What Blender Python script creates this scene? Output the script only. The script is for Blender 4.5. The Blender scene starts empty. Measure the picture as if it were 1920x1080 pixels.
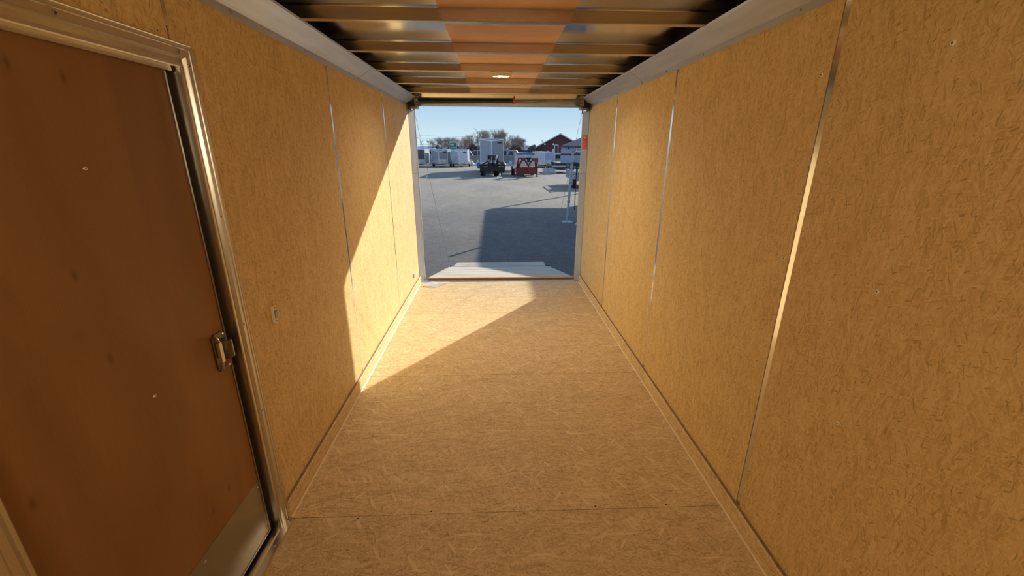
import bpy, bmesh, math, random
from mathutils import Vector, Matrix
random.seed(7)
SC = bpy.context.scene
COL = SC.collection
# ------------------------------------------------------------------ camera
CH = 1.5556; FPX = 781.82
VR = Vector((0.9992, -0.039759, 0.004259)); VU = Vector((0.008424, 0.313412, 0.94958)); VF = Vector((0.039089, 0.948784, -0.313497))
cam = bpy.data.cameras.new('camera'); co = bpy.data.objects.new('camera', cam); COL.objects.link(co)
cam.sensor_width = 36; cam.lens = FPX * 36 / 1920; cam.clip_start = 0.02; cam.clip_end = 8000
M = Matrix((VR, VU, -VF)).transposed().to_4x4(); M.translation = Vector((0, 0, CH)); co.matrix_world = M
SC.camera = co
# ------------------------------------------------------------------ view
SC.view_settings.view_transform = 'Standard'; SC.view_settings.look = 'None'
SC.view_settings.gamma = 1; SC.view_settings.use_curve_mapping = False
SC.view_settings.exposure = 0.0
SC.cycles.max_bounces = 8; SC.cycles.diffuse_bounces = 7; SC.cycles.glossy_bounces = 4; SC.cycles.transparent_max_bounces = 12
SC.cycles.use_adaptive_sampling = True; SC.cycles.adaptive_threshold = 0.03
SC.cycles.sample_clamp_indirect = 6
# ------------------------------------------------------------------ sky: clear winter sky, pale at the horizon, deeper overhead
W = bpy.data.worlds.new('sky'); SC.world = W; W.use_nodes = True
nt = W.node_tree; nt.nodes.clear()
wo = nt.nodes.new('ShaderNodeOutputWorld'); bg = nt.nodes.new('ShaderNodeBackground')
tc = nt.nodes.new('ShaderNodeTexCoord'); sx = nt.nodes.new('ShaderNodeSeparateXYZ'); rp = nt.nodes.new('ShaderNodeValToRGB')
nt.links.new(tc.outputs['Generated'], sx.inputs[0]); nt.links.new(sx.outputs['Z'], rp.inputs[0])
nt.links.new(rp.outputs[0], bg.inputs[0]); nt.links.new(bg.outputs[0], wo.inputs[0])
cr = rp.color_ramp
cr.elements[0].position = 0.0; cr.elements[0].color = (0.69, 0.86, 0.93, 1)
cr.elements[1].position = 1.0; cr.elements[1].color = (0.14, 0.24, 0.48, 1)
for pp, cc in ((0.03, (0.62, 0.81, 0.92, 1)), (0.10, (0.42, 0.64, 0.84, 1)), (0.3, (0.30, 0.46, 0.72, 1))):
    e = cr.elements.new(pp); e.color = cc
bg.inputs[1].default_value = 1.0
# ------------------------------------------------------------------ sun
SUN = Vector((1.92, 2.58, 1.24)).normalized()
sl = bpy.data.lights.new('sun', 'SUN'); so = bpy.data.objects.new('sun', sl); COL.objects.link(so)
sl.energy = 5.8; sl.color = (1.0, 0.94, 0.84); sl.angle = math.radians(0.53)
so.rotation_euler = SUN.to_track_quat('Z', 'Y').to_euler(); so.location = (12, 16, 8)

# ================================================================== materials
def L(nt, a, b): nt.links.new(a, b)
def newmat(name):
    m = bpy.data.materials.new(name); m.use_nodes = True; n = m.node_tree
    return m, n, n.nodes['Principled BSDF']
def mat(name, col, rough=0.6, metal=0.0, var=0.08, scale=8, bump=0.0, spec=0.5, stretch=(1, 1, 1)):
    m, n, b = newmat(name)
    g = n.nodes.new('ShaderNodeNewGeometry'); mp = n.nodes.new('ShaderNodeMapping'); mp.inputs['Scale'].default_value = stretch
    L(n, g.outputs['Position'], mp.inputs[0])
    t = n.nodes.new('ShaderNodeTexNoise'); t.inputs['Scale'].default_value = scale; t.inputs['Detail'].default_value = 4
    L(n, mp.outputs[0], t.inputs['Vector'])
    r = n.nodes.new('ShaderNodeMapRange'); r.inputs[1].default_value = 0.25; r.inputs[2].default_value = 0.75
    r.inputs[3].default_value = 1 - var; r.inputs[4].default_value = 1 + var
    L(n, t.outputs[0], r.inputs[0])
    mx = n.nodes.new('ShaderNodeVectorMath'); mx.operation = 'SCALE'; mx.inputs[0].default_value = col
    L(n, r.outputs[0], mx.inputs[3]); L(n, mx.outputs[0], b.inputs['Base Color'])
    b.inputs['Roughness'].default_value = rough; b.inputs['Metallic'].default_value = metal
    b.inputs['Specular IOR Level'].default_value = spec
    if bump:
        bp = n.nodes.new('ShaderNodeBump'); bp.inputs['Strength'].default_value = bump; bp.inputs['Distance'].default_value = 0.01
        L(n, t.outputs[0], bp.inputs['Height']); L(n, bp.outputs[0], b.inputs['Normal'])
    return m
def osb(name, axis, dark, mid, light, contrast=1.0, fine=1.0, rough=0.62, white=0.0, spk=0.985, ang=0.0):
    """strand board: overlapping elongated strands in several directions, thin dark slivers, fine fibre"""
    m, n, b = newmat(name)
    N = n.nodes.new
    g = N('ShaderNodeNewGeometry'); s = N('ShaderNodeSeparateXYZ'); L(n, g.outputs['Position'], s.inputs[0])
    c = N('ShaderNodeCombineXYZ')
    if axis == 'wall': L(n, s.outputs['Z'], c.inputs[0]); L(n, s.outputs['Y'], c.inputs[1])
    elif axis == 'floor': L(n, s.outputs['X'], c.inputs[0]); L(n, s.outputs['Y'], c.inputs[1])
    elif axis == 'front': L(n, s.outputs['Z'], c.inputs[0]); L(n, s.outputs['X'], c.inputs[1])
    else: L(n, s.outputs['Y'], c.inputs[0]); L(n, s.outputs['Z'], c.inputs[1])
    # gentle warp so the strands are not ruled
    wn = N('ShaderNodeTexNoise'); wn.inputs['Scale'].default_value = 9; wn.inputs['Detail'].default_value = 3; L(n, c.outputs[0], wn.inputs['Vector'])
    ws = N('ShaderNodeVectorMath'); ws.operation = 'MULTIPLY_ADD'; ws.inputs[1].default_value = (0.03, 0.03, 0)
    L(n, wn.outputs['Color'], ws.inputs[0]); L(n, c.outputs[0], ws.inputs[2])
    V = ws.outputs[0]
    def layer(a, ln, wd, off):
        r = N('ShaderNodeVectorRotate'); r.rotation_type = 'Z_AXIS'; r.inputs['Angle'].default_value = math.radians(a + ang); L(n, V, r.inputs['Vector'])
        q = N('ShaderNodeVectorMath'); q.operation = 'MULTIPLY_ADD'; q.inputs[1].default_value = (1 / ln / fine, 1 / wd / fine, 1); q.inputs[2].default_value = (off, off * 1.7, 0)
        L(n, r.outputs[0], q.inputs[0])
        v = N('ShaderNodeTexVoronoi'); v.voronoi_dimensions = '2D'; v.inputs['Scale'].default_value = 1; v.inputs['Randomness'].default_value = 1
        L(n, q.outputs[0], v.inputs['Vector'])
        sp = N('ShaderNodeSeparateColor'); L(n, v.outputs['Color'], sp.inputs[0]); return sp
    def over(base, lay, thr):
        gt = N('ShaderNodeMath'); gt.operation = 'GREATER_THAN'; gt.inputs[1].default_value = thr; L(n, lay.outputs[1], gt.inputs[0])
        mx = N('ShaderNodeMix'); L(n, gt.outputs[0], mx.inputs[0]); L(n, base, mx.inputs[2]); L(n, lay.outputs[0], mx.inputs[3]); return mx.outputs[0]
    a = layer(0, .042, .0045, 3.1)
    v = over(a.outputs[0], layer(24, .030, .0050, 7.7), .55)
    v = over(v, layer(-31, .034, .0044, 11.3), .60)
    v = over(v, layer(8, .080, .0075, 17.9), .74)
    v = over(v, layer(-14, .11, .011, 19.9), .88)
    v = over(v, layer(72, .026, .0050, 23.0), .82)
    # fine fibre and broad mottling
    def noise(sc, st, det=4):
        q = N('ShaderNodeVectorMath'); q.operation = 'MULTIPLY'; q.inputs[1].default_value = st; L(n, V, q.inputs[0])
        t = N('ShaderNodeTexNoise'); t.inputs['Scale'].default_value = sc; t.inputs['Detail'].default_value = det; L(n, q.outputs[0], t.inputs['Vector']); return t.outputs[0]
    fb = noise(1, (45, 420, 1)); br = noise(1, (5, 9, 1), 5); md = noise(1, (22, 60, 1), 5)
    def madd(x, k, y):
        q = N('ShaderNodeMath'); q.operation = 'MULTIPLY_ADD'; L(n, x, q.inputs[0]); q.inputs[1].default_value = k
        if isinstance(y, float): q.inputs[2].default_value = y
        else: L(n, y, q.inputs[2])
        return q.outputs[0]
    t = madd(v, .52 * contrast, 0.5 - .26 * contrast - .5 * (.5 + .45 + .5) * contrast)
    t = madd(fb, .5 * contrast, t); t = madd(br, .45 * contrast, t); t = madd(md, .5 * contrast, t)
    rp = N('ShaderNodeValToRGB'); L(n, t, rp.inputs[0]); e = rp.color_ramp.elements
    e[0].position = .12; e[0].color = (*dark, 1); e[1].position = .92; e[1].color = (*light, 1); k = e_new = rp.color_ramp.elements.new(.5); k.color = (*mid, 1)
    out = rp.outputs[0]
    def sliver(lay, thr, colr, out, fac):
        gt = N('ShaderNodeMath'); gt.operation = 'GREATER_THAN'; gt.inputs[1].default_value = thr; L(n, lay.outputs[2], gt.inputs[0])
        ml = N('ShaderNodeMath'); ml.operation = 'MULTIPLY'; ml.inputs[1].default_value = fac; L(n, gt.outputs[0], ml.inputs[0])
        mx = N('ShaderNodeMix'); mx.data_type = 'RGBA'; L(n, ml.outputs[0], mx.inputs[0]); L(n, out, mx.inputs[6]); mx.inputs[7].default_value = (*colr, 1); return mx.outputs[2]
    dk = tuple(x * .45 for x in dark)
    out = sliver(layer(5, .022, .0028, 31), spk, dk, out, .50)
    out = sliver(layer(-22, .034, .0034, 41), spk + .003, dk, out, .42)
    out = sliver(layer(14, .055, .0042, 37), spk + .009, dk, out, .38)
    out = sliver(layer(60, .014, .0035, 43), spk + .006, dk, out, .55)
    lt = tuple(min(.95, x * 1.08) for x in light)
    out = sliver(layer(18, .020, .0022, 83), .965, lt, out, .45)
    out = sliver(layer(-40, .016, .0022, 87), .97, lt, out, .45)
    out = sliver(layer(80, .014, .0024, 91), .975, lt, out, .45)
    if white:
        out = sliver(layer(55, .060, .011, 51), 1 - white, light, out, .8)
        out = sliver(layer(-48, .050, .009, 61), 1 - white, light, out, .7)
        out = sliver(layer(4, .085, .009, 71), 1 - white * .6, tuple(x * 1.1 for x in light), out, .6)
    oi = N('ShaderNodeObjectInfo'); mr = N('ShaderNodeMapRange'); mr.inputs[3].default_value = .96; mr.inputs[4].default_value = 1.03; L(n, oi.outputs['Random'], mr.inputs[0])
    sc = N('ShaderNodeVectorMath'); sc.operation = 'SCALE'; L(n, out, sc.inputs[0]); L(n, mr.outputs[0], sc.inputs[3])
    L(n, sc.outputs[0], b.inputs['Base Color']); b.inputs['Roughness'].default_value = rough; b.inputs['Specular IOR Level'].default_value = .35
    bp = N('ShaderNodeBump'); bp.inputs['Strength'].default_value = .25; bp.inputs['Distance'].default_value = .002; L(n, t, bp.inputs['Height']); L(n, bp.outputs[0], b.inputs['Normal'])
    return m
def plywood(name, axis, dark, light, knots=0.0, rough=.45, grain=(3, 60), spec=.4):
    m, n, b = newmat(name); N = n.nodes.new
    g = N('ShaderNodeNewGeometry'); s = N('ShaderNodeSeparateXYZ'); L(n, g.outputs['Position'], s.inputs[0]); c = N('ShaderNodeCombineXYZ')
    o = {'door': ('Z', 'Y'), 'ceiling': ('X', 'Y'), 'ramp': ('X', 'Y')}[axis]
    L(n, s.outputs[o[0]], c.inputs[0]); L(n, s.outputs[o[1]], c.inputs[1])
    def noise(st, det, dist=0.0):
        q = N('ShaderNodeVectorMath'); q.operation = 'MULTIPLY'; q.inputs[1].default_value = st; L(n, c.outputs[0], q.inputs[0])
        t = N('ShaderNodeTexNoise'); t.inputs['Scale'].default_value = 1; t.inputs['Detail'].default_value = det; t.inputs['Distortion'].default_value = dist
        L(n, q.outputs[0], t.inputs['Vector']); return t.outputs[0]
    a = noise((grain[0] * .5, grain[1] * .12, 1), 3, .6); f = noise((grain[0] * 8, grain[1] * 8, 1), 4)
    q = N('ShaderNodeMath'); q.operation = 'MULTIPLY_ADD'; q.inputs[1].default_value = .35; L(n, f, q.inputs[0]); q2 = N('ShaderNodeMath'); q2.operation = 'MULTIPLY_ADD'; q2.inputs[1].default_value = 1.3; q2.inputs[2].default_value = -.33
    L(n, a, q2.inputs[0]); L(n, q2.outputs[0], q.inputs[2])
    rp = N('ShaderNodeValToRGB'); L(n, q.outputs[0], rp.inputs[0]); e = rp.color_ramp.elements
    e[0].position = .2; e[0].color = (*dark, 1); e[1].position = .8; e[1].color = (*light, 1); out = rp.outputs[0]
    if knots:
        w = N('ShaderNodeVectorMath'); w.operation = 'MULTIPLY'; w.inputs[1].default_value = (4.6, 9.5, 1); L(n, c.outputs[0], w.inputs[0])
        v = N('ShaderNodeTexVoronoi'); v.voronoi_dimensions = '2D'; v.inputs['Scale'].default_value = 1; L(n, w.outputs[0], v.inputs['Vector'])
        sp = N('ShaderNodeSeparateColor'); L(n, v.outputs['Color'], sp.inputs[0])
        gt = N('ShaderNodeMath'); gt.operation = 'GREATER_THAN'; gt.inputs[1].default_value = .78; L(n, sp.outputs[0], gt.inputs[0])
        mr = N('ShaderNodeMapRange'); mr.inputs[1].default_value = .0; mr.inputs[2].default_value = .10; mr.inputs[3].default_value = knots; mr.inputs[4].default_value = 0; L(n, v.outputs['Distance'], mr.inputs[0])
        ml = N('ShaderNodeMath'); ml.operation = 'MULTIPLY'; L(n, gt.outputs[0], ml.inputs[0]); L(n, mr.outputs[0], ml.inputs[1])
        mx = N('ShaderNodeMix'); mx.data_type = 'RGBA'; L(n, ml.outputs[0], mx.inputs[0]); L(n, out, mx.inputs[6]); mx.inputs[7].default_value = (*[x * .25 for x in dark], 1); out = mx.outputs[2]
    L(n, out, b.inputs['Base Color']); b.inputs['Roughness'].default_value = rough; b.inputs['Specular IOR Level'].default_value = spec
    return m
def metal_mat(name, col, rough, bump=0.0, stretch=(1, 1, 1), scale=6, metal=1.0, wav=0.0, var=.06):
    m = mat(name, col, rough, metal, var, scale, bump, stretch=stretch)
    if wav:
        n = m.node_tree; b = n.nodes['Principled BSDF']; g = n.nodes.new('ShaderNodeNewGeometry')
        t = n.nodes.new('ShaderNodeTexNoise'); t.inputs['Scale'].default_value = 2.2; t.inputs['Detail'].default_value = 1; L(n, g.outputs['Position'], t.inputs['Vector'])
        bp = n.nodes.new('ShaderNodeBump'); bp.inputs['Strength'].default_value = wav; bp.inputs['Distance'].default_value = .03; L(n, t.outputs[0], bp.inputs['Height']); L(n, bp.outputs[0], b.inputs['Normal'])
    return m
M_WALL = osb('strand_board_wall', 'wall', (.60, .42, .165), (.80, .595, .265), (.93, .75, .40), contrast=.92, fine=.8)
M_FLOOR = osb('strand_board_floor', 'floor', (.52, .375, .18), (.75, .575, .31), (.93, .77, .48), contrast=.9, white=.012, spk=.987)
M_FRONT = osb('strand_board_front_wall', 'front', (.60, .42, .165), (.80, .595, .265), (.93, .75, .40))
M_BASE = osb('strand_board_strip', 'strip', (.60, .43, .20), (.80, .62, .33), (.93, .78, .48))
M_DOOR = plywood('reddish_plywood', 'door', (.25, .125, .043), (.36, .185, .066), knots=.6, rough=.42, grain=(2, 40))
M_LUAN = plywood('ceiling_plywood', 'ceiling', (.58, .34, .20), (.88, .60, .40), rough=.5, grain=(3, 18))
M_PLY = plywood('pale_plywood', 'ramp', (.50, .43, .31), (.68, .61, .47), knots=.25, rough=.7, grain=(3, 30))
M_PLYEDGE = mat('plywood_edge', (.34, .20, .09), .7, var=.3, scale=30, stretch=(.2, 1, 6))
M_ROOF = metal_mat('bright_roof_sheet', (.70, .66, .60), .16, wav=.12)
M_BOW = metal_mat('galvanised_bow', (.60, .54, .46), .24, stretch=(.3, 8, 8), scale=6, var=.12)
M_COVE = metal_mat('brushed_cove', (.58, .62, .68), .36, stretch=(6, .6, 6), scale=5, bump=.04, metal=.65, var=.12)
M_ALU = metal_mat('aluminium_extrusion', (.72, .68, .60), .30, stretch=(20, 1, .5), scale=9, var=.05)
M_STRIP = metal_mat('seam_strip_metal', (.82, .79, .76), .14, wav=.015)
M_JAMB = mat('grey_jamb_metal', (.48, .50, .52), .42, metal=.15, var=.05)
M_KICK = metal_mat('kick_plate_metal', (.42, .40, .36), .22, wav=.05)
M_CHROME = metal_mat('worn_chrome', (.45, .44, .42), .22)
M_SILVER = metal_mat('bright_lever', (.80, .79, .76), .3)
M_BLACK = mat('black_rubber', (.012, .011, .010), .6)
M_DKMETAL = mat('dark_spring_steel', (.028, .030, .036), .45, metal=.6, scale=60)
M_STEEL = mat('dull_steel', (.30, .28, .25), .45, metal=.8)
M_WHITEP = mat('white_plastic', (.90, .86, .80), .45)
M_GREYP = mat('grey_plastic', (.42, .42, .38), .4)
M_LENS = mat('cream_lens', (.86, .80, .66), .35)
M_RED = mat('red_paint', (.62, .08, .03), .45)
M_LATCH = metal_mat('dark_worn_chrome', (.20, .185, .15), .28); M_DKRED = mat('dark_red_tab', (.25, .03, .015), .5)
M_ORANGE = mat('orange_label', (.90, .13, .02), .55, var=.05)
M_ORANGE2 = mat('orange_label_print', (.62, .07, .02), .55)
M_ORANGE3 = mat('orange_label_title', (.95, .40, .12), .55)
M_SCREW = mat('pale_screw_head', (.95, .94, .90), .4)
M_DARK = mat('dark_recess', (.05, .035, .02), .8)
M_PAPER = mat('white_paper', (.84, .85, .88), .7, var=.03)
M_PRINT = mat('grey_print', (.35, .36, .42), .7)
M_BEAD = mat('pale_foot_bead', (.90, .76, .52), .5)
M_CABLE = mat('steel_cable', (.40, .40, .40), .5, metal=.5)
M_EXT = mat('white_exterior_sheet', (.75, .76, .77), .35)
M_CORE = mat('dark_wall_core', (.10, .08, .06), .8)
# glassy plastic bag
M_BAG, _n, _b = newmat('clear_plastic_bag'); _b.inputs['Base Color'].default_value = (.9, .9, .9, 1); _b.inputs['Roughness'].default_value = .2; _b.inputs['Alpha'].default_value = .35
# outdoor materials
def ground_mat():
    m, n, b = newmat('asphalt_and_gravel'); N = n.nodes.new
    g = N('ShaderNodeNewGeometry'); s = N('ShaderNodeSeparateXYZ'); L(n, g.outputs['Position'], s.inputs[0])
    t = N('ShaderNodeTexNoise'); t.inputs['Scale'].default_value = .16; t.inputs['Detail'].default_value = 5; L(n, g.outputs['Position'], t.inputs['Vector'])
    q = N('ShaderNodeMath'); q.operation = 'MULTIPLY_ADD'; q.inputs[1].default_value = 11; L(n, t.outputs[0], q.inputs[0]); L(n, s.outputs['Y'], q.inputs[2])
    mr = N('ShaderNodeMapRange'); mr.interpolation_type = 'SMOOTHSTEP'; mr.inputs[1].default_value = 12; mr.inputs[2].default_value = 28; L(n, q.outputs[0], mr.inputs[0])
    mx = N('ShaderNodeMix'); mx.data_type = 'RGBA'; mx.inputs[6].default_value = (.165, .151, .138, 1); mx.inputs[7].default_value = (.37, .335, .275, 1); L(n, mr.outputs[0], mx.inputs[0])
    def scl(sc, lo, hi, prev, det=6, st=(1, 1, 1)):
        mp = N('ShaderNodeVectorMath'); mp.operation = 'MULTIPLY'; mp.inputs[1].default_value = st; L(n, g.outputs['Position'], mp.inputs[0])
        a = N('ShaderNodeTexNoise'); a.inputs['Scale'].default_value = sc; a.inputs['Detail'].default_value = det; a.inputs['Roughness'].default_value = .65; L(n, mp.outputs[0], a.inputs['Vector'])
        r = N('ShaderNodeMapRange'); r.inputs[1].default_value = .3; r.inputs[2].default_value = .7; r.inputs[3].default_value = lo; r.inputs[4].default_value = hi; L(n, a.outputs[0], r.inputs[0])
        v = N('ShaderNodeVectorMath'); v.operation = 'SCALE'; L(n, prev, v.inputs[0]); L(n, r.outputs[0], v.inputs[3]); return v.outputs[0], a.outputs[0]
    o, _ = scl(.5, .86, 1.12, mx.outputs[2], st=(1, .45, 1)); o, _ = scl(5, .84, 1.14, o); o, hh = scl(55, .62, 1.4, o, 3)
    L(n, o, b.inputs['Base Color']); b.inputs['Roughness'].default_value = .9; b.inputs['Specular IOR Level'].default_value = .2
    bp = N('ShaderNodeBump'); bp.inputs['Strength'].default_value = .5; bp.inputs['Distance'].default_value = .02; L(n, hh, bp.inputs['Height']); L(n, bp.outputs[0], b.inputs['Normal'])
    return m
M_GROUND = ground_mat()
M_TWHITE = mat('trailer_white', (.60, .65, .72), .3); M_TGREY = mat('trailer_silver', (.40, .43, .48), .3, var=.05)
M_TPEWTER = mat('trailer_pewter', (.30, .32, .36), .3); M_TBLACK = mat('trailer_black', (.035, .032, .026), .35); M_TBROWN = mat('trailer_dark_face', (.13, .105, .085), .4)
M_TRIM = mat('bright_trim', (.76, .79, .84), .3, metal=.3); M_DIAM = mat('diamond_plate', (.62, .62, .62), .35, metal=.6, var=.25, scale=3)
M_TIRE = mat('tyre_rubber', (.015, .015, .016), .7); M_BLK = mat('black_paint', (.016, .015, .014), .45); M_MAROON = mat('maroon_paint', (.19, .030, .024), .4, var=.1)
M_BARN = mat('barn_red_siding', (.135, .042, .040), .7, stretch=(6, 6, .3), scale=4); M_BTRIM = mat('white_board', (.78, .79, .80), .5); M_ROOFG = mat('grey_shingles', (.20, .21, .21), .8, scale=3, var=.15)
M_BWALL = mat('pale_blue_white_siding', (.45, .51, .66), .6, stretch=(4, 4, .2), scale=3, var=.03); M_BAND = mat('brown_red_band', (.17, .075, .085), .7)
M_GLASS = mat('dark_glass', (.02, .025, .035), .1); M_GREEN = mat('highway_sign_green', (.03, .21, .14), .5); M_SIGNW = mat('sign_white', (.70, .80, .76), .5)
M_PURPLE = mat('purple_lettering', (.16, .13, .30), .6); M_WOOD = mat('weathered_wood', (.28, .22, .17), .8); M_GALV = mat('galvanised_steel', (.42, .48, .54), .42, metal=.5, var=.1)
M_CONC = mat('pale_concrete', (.45, .44, .42), .8); M_LAMP = mat('lamp_glass', (.9, .9, .88), .3)
M_BARK = mat('grey_brown_bark', (.21, .165, .135), .9, scale=1.2, var=.3); M_BARK2 = mat('pale_bark', (.30, .26, .22), .9, scale=1.2, var=.3); M_BRUSH = mat('brown_twig_brush', (.20, .165, .14), .95, scale=1.5, var=.35); M_HEDGE = mat('dark_evergreen', (.055, .062, .055), .9, scale=1, var=.4)
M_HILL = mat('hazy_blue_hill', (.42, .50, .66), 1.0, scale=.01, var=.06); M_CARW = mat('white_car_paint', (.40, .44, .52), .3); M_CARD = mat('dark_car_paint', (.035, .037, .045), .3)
M_TARP = mat('pale_tarp', (.46, .48, .52), .5, var=.15, scale=3); M_BLUE = mat('blue_fender', (.10, .19, .40), .35)
M_FENCE, _n, _b = newmat('slatted_chain_link'); _t = _n.nodes.new('ShaderNodeTexNoise'); _t.inputs['Scale'].default_value = 1.2
_g = _n.nodes.new('ShaderNodeNewGeometry'); L(_n, _g.outputs['Position'], _t.inputs['Vector'])
_r = _n.nodes.new('ShaderNodeValToRGB'); _r.color_ramp.elements[0].color = (.16, .17, .17, 1); _r.color_ramp.elements[1].color = (.34, .35, .36, 1); L(_n, _t.outputs[0], _r.inputs[0]); L(_n, _r.outputs[0], _b.inputs['Base Color'])
_b.inputs['Alpha'].default_value = .72

# ================================================================== mesh helpers
class MB:
    def __init__(s): s.v = []; s.f = []
    def add(s, vs, fs):
        k = len(s.v); s.v += [tuple(x) for x in vs]; s.f += [tuple(i + k for i in f) for f in fs]; return s
    def box(s, x0, x1, y0, y1, z0, z1):
        x0, x1 = sorted((x0, x1)); y0, y1 = sorted((y0, y1)); z0, z1 = sorted((z0, z1))
        return s.add([(x0, y0, z0), (x1, y0, z0), (x1, y1, z0), (x0, y1, z0), (x0, y0, z1), (x1, y0, z1), (x1, y1, z1), (x0, y1, z1)],
                     [(3, 2, 1, 0), (4, 5, 6, 7), (0, 1, 5, 4), (1, 2, 6, 5), (2, 3, 7, 6), (3, 0, 4, 7)])
    def prism(s, pts, d):                      # polygon (list of 3-D points) swept by vector d
        n = len(pts); d = Vector(d); a = [Vector(p) for p in pts]; b = [p + d for p in a]
        nrm = (a[1] - a[0]).cross(a[2] - a[1])
        fs = [tuple(range(n)), tuple(range(2 * n - 1, n - 1, -1))] + [(i, i + n, (i + 1) % n + n, (i + 1) % n) for i in range(n)]
        if nrm.dot(d) > 0: fs = [tuple(reversed(f)) for f in fs]
        return s.add(a + b, fs)
    def tube(s, pts, r, n=8, r1=None, cap=True):
        pts = [Vector(p) for p in pts]; m = len(pts); rs = [r + ((r1 if r1 is not None else r) - r) * i / (m - 1) for i in range(m)]
        k = len(s.v); vs = []
        for i, p in enumerate(pts):
            t = (pts[min(i + 1, m - 1)] - pts[max(i - 1, 0)]).normalized()
            u = t.orthogonal().normalized() if i == 0 else (u - t * u.dot(t)).normalized()
            w = t.cross(u)
            for j in range(n):
                a = 2 * math.pi * j / n; vs.append(p + (u * math.cos(a) + w * math.sin(a)) * rs[i])
        fs = [(i * n + j, i * n + (j + 1) % n, (i + 1) * n + (j + 1) % n, (i + 1) * n + j) for i in range(m - 1) for j in range(n)]
        if cap: fs += [tuple(range(n - 1, -1, -1)), tuple(range((m - 1) * n, m * n))]
        return s.add(vs, fs)
    def beam(s, a, b, w, t):                   # rectangular bar between two points
        a = Vector(a); b = Vector(b); d = (b - a).normalized(); up = Vector((0, 0, 1)) if abs(d.z) < .9 else Vector((0, 1, 0))
        u = d.cross(up).normalized() * w / 2; v = u.cross(d).normalized() * t / 2
        p = [a - u - v, a + u - v, a + u + v, a - u + v]
        return s.prism(p, b - a)
def ob(name, mb, m, parent=None, loc=(0, 0, 0), rz=0.0, bevel=0.0, smooth=False, kind=None, label=None):
    me = bpy.data.meshes.new(name); me.from_pydata(mb.v, [], mb.f); me.update(); me.materials.append(m)
    if smooth:
        for p in me.polygons: p.use_smooth = True
    o = bpy.data.objects.new(name, me); COL.objects.link(o)
    if parent: o.parent = parent
    o.location = loc; o.rotation_euler = (0, 0, rz)
    if bevel:
        b = o.modifiers.new('bevel', 'BEVEL'); b.width = bevel; b.segments = 2; b.limit_method = 'ANGLE'
    if kind: o['kind'] = kind
    if label: o['label'] = label
    return o
def tag(o, label, cat, group=None, kind=None):
    o['label'] = label; o['category'] = cat
    if group: o['group'] = group
    if kind: o['kind'] = kind
    return o
def thing(name, label, cat, loc=(0, 0, 0), rz=0, group=None, kind=None):
    o = bpy.data.objects.new(name, None); COL.objects.link(o); o.location = loc; o.rotation_euler = (0, 0, rz); o.empty_display_size = .1
    return tag(o, label, cat, group, kind)
def struct(name, loc=(0, 0, 0)):
    o = bpy.data.objects.new(name, None); COL.objects.link(o); o.location = loc; o['kind'] = 'structure'; return o
def copy_tree(o, parent=None):
    c = o.copy(); COL.objects.link(c); c.parent = parent
    for ch in o.children: copy_tree(ch, c)
    return c
def P(px, py, Y):                               # the point at depth Y seen at a photo pixel
    d = VF + VR * (px - 960) / FPX - VU * (py - 540) / FPX
    return Vector((0, 0, CH)) + d * (Y / d.y)

XL, XR, YE = -0.9334, 1.0518, 4.93
ZC, ZB, ZR = 2.002, 2.088, 2.140
Y0 = -1.0; PT = .0095
SY = [1.407 - 1.2192, 1.407, 1.407 + 1.2192, 1.407 + 2.4384]
FY = [1.476 - 1.2192, 1.476, 1.476 + 1.2192, 1.476 + 2.4384]
DY0, DY1, DZ = .62, 1.440, 1.815               # side door rough opening

def screw(parent, x, y, z, nx, r=.0058, m=None, name='screw'):
    b = MB(); s = 1 if nx > 0 else -1
    b.tube([(x - s * .001, y, z), (x + s * .0012, y, z), (x + s * .0026, y, z)], r, 12, r * .72)
    o = ob(name, b, m or M_SCREW, parent, smooth=False)
    k = MB(); k.tube([(x + s * .0026, y, z), (x + s * .0030, y, z)], r * .34, 8)
    ob('drive_recess', k, M_DARK, o)
    return o
# ================================================================== trailer shell
wr = struct('wall_right'); wr['label'] = 'right wall of upright strand board sheets with metal seam strips'
ob('outer_skin', MB().box(XR + .05, XR + .06, Y0, 5.06, -.10, 2.17), M_EXT, wr)
ob('wall_core', MB().box(XR + PT + .002, XR + .05, Y0, YE + .012, -.03, 2.14), M_CORE, wr)
edges = [Y0] + SY + [YE]
for i in range(len(edges) - 1):
    a, b = edges[i], edges[i + 1]
    a2 = a + (.006 if i else 0); b2 = b - (.006 if i < len(edges) - 2 else 0)
    if b2 - a2 < .05: continue
    ob('board_panel', MB().box(XR, XR + PT, a2, b2, .002, 2.03), M_WALL, wr)
for y, w in ((SY[0], .024), (SY[1] - .012, .023), (SY[2] - .008, .022), (SY[3] - .006, .022)):
    ob('seam_strip', MB().box(XR - .0006, XR + .0012, y - w / 2, y + w / 2, .0, 2.02), M_STRIP, wr)
for y, z in ((1.042, 1.794), (1.445, 1.79), (1.438, 1.186), (1.048, 1.19), (1.442, .762), (1.05, .759), (1.863, .762), (2.30, 1.2), (2.66, .76), (2.66, 1.7), (3.1, .76), (3.5, 1.25), (3.88, .76), (4.3, 1.25)):
    screw(wr, XR, y, z, -1, .0068 if y < 1.9 else .0042)
wl = struct('wall_left'); wl['label'] = 'left wall of upright strand board sheets, sunlit towards the open end'
sk = MB().box(XL - .06, XL - .05, Y0, 5.06, -.10, 2.17); ob('outer_skin', sk, M_EXT, wl)
cw = XL - PT - .002
ob('wall_core', MB().box(XL - .05, cw, Y0, DY0 - .0, -.03, 2.14).box(XL - .05, cw, DY1, YE + .012, -.03, 2.14).box(XL - .05, cw, DY0, DY1, DZ + .02, 2.14), M_CORE, wl)
ob('board_panel', MB().box(XL - PT, XL, Y0, SY[0] - .006, .002, 2.03), M_WALL, wl)
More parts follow.
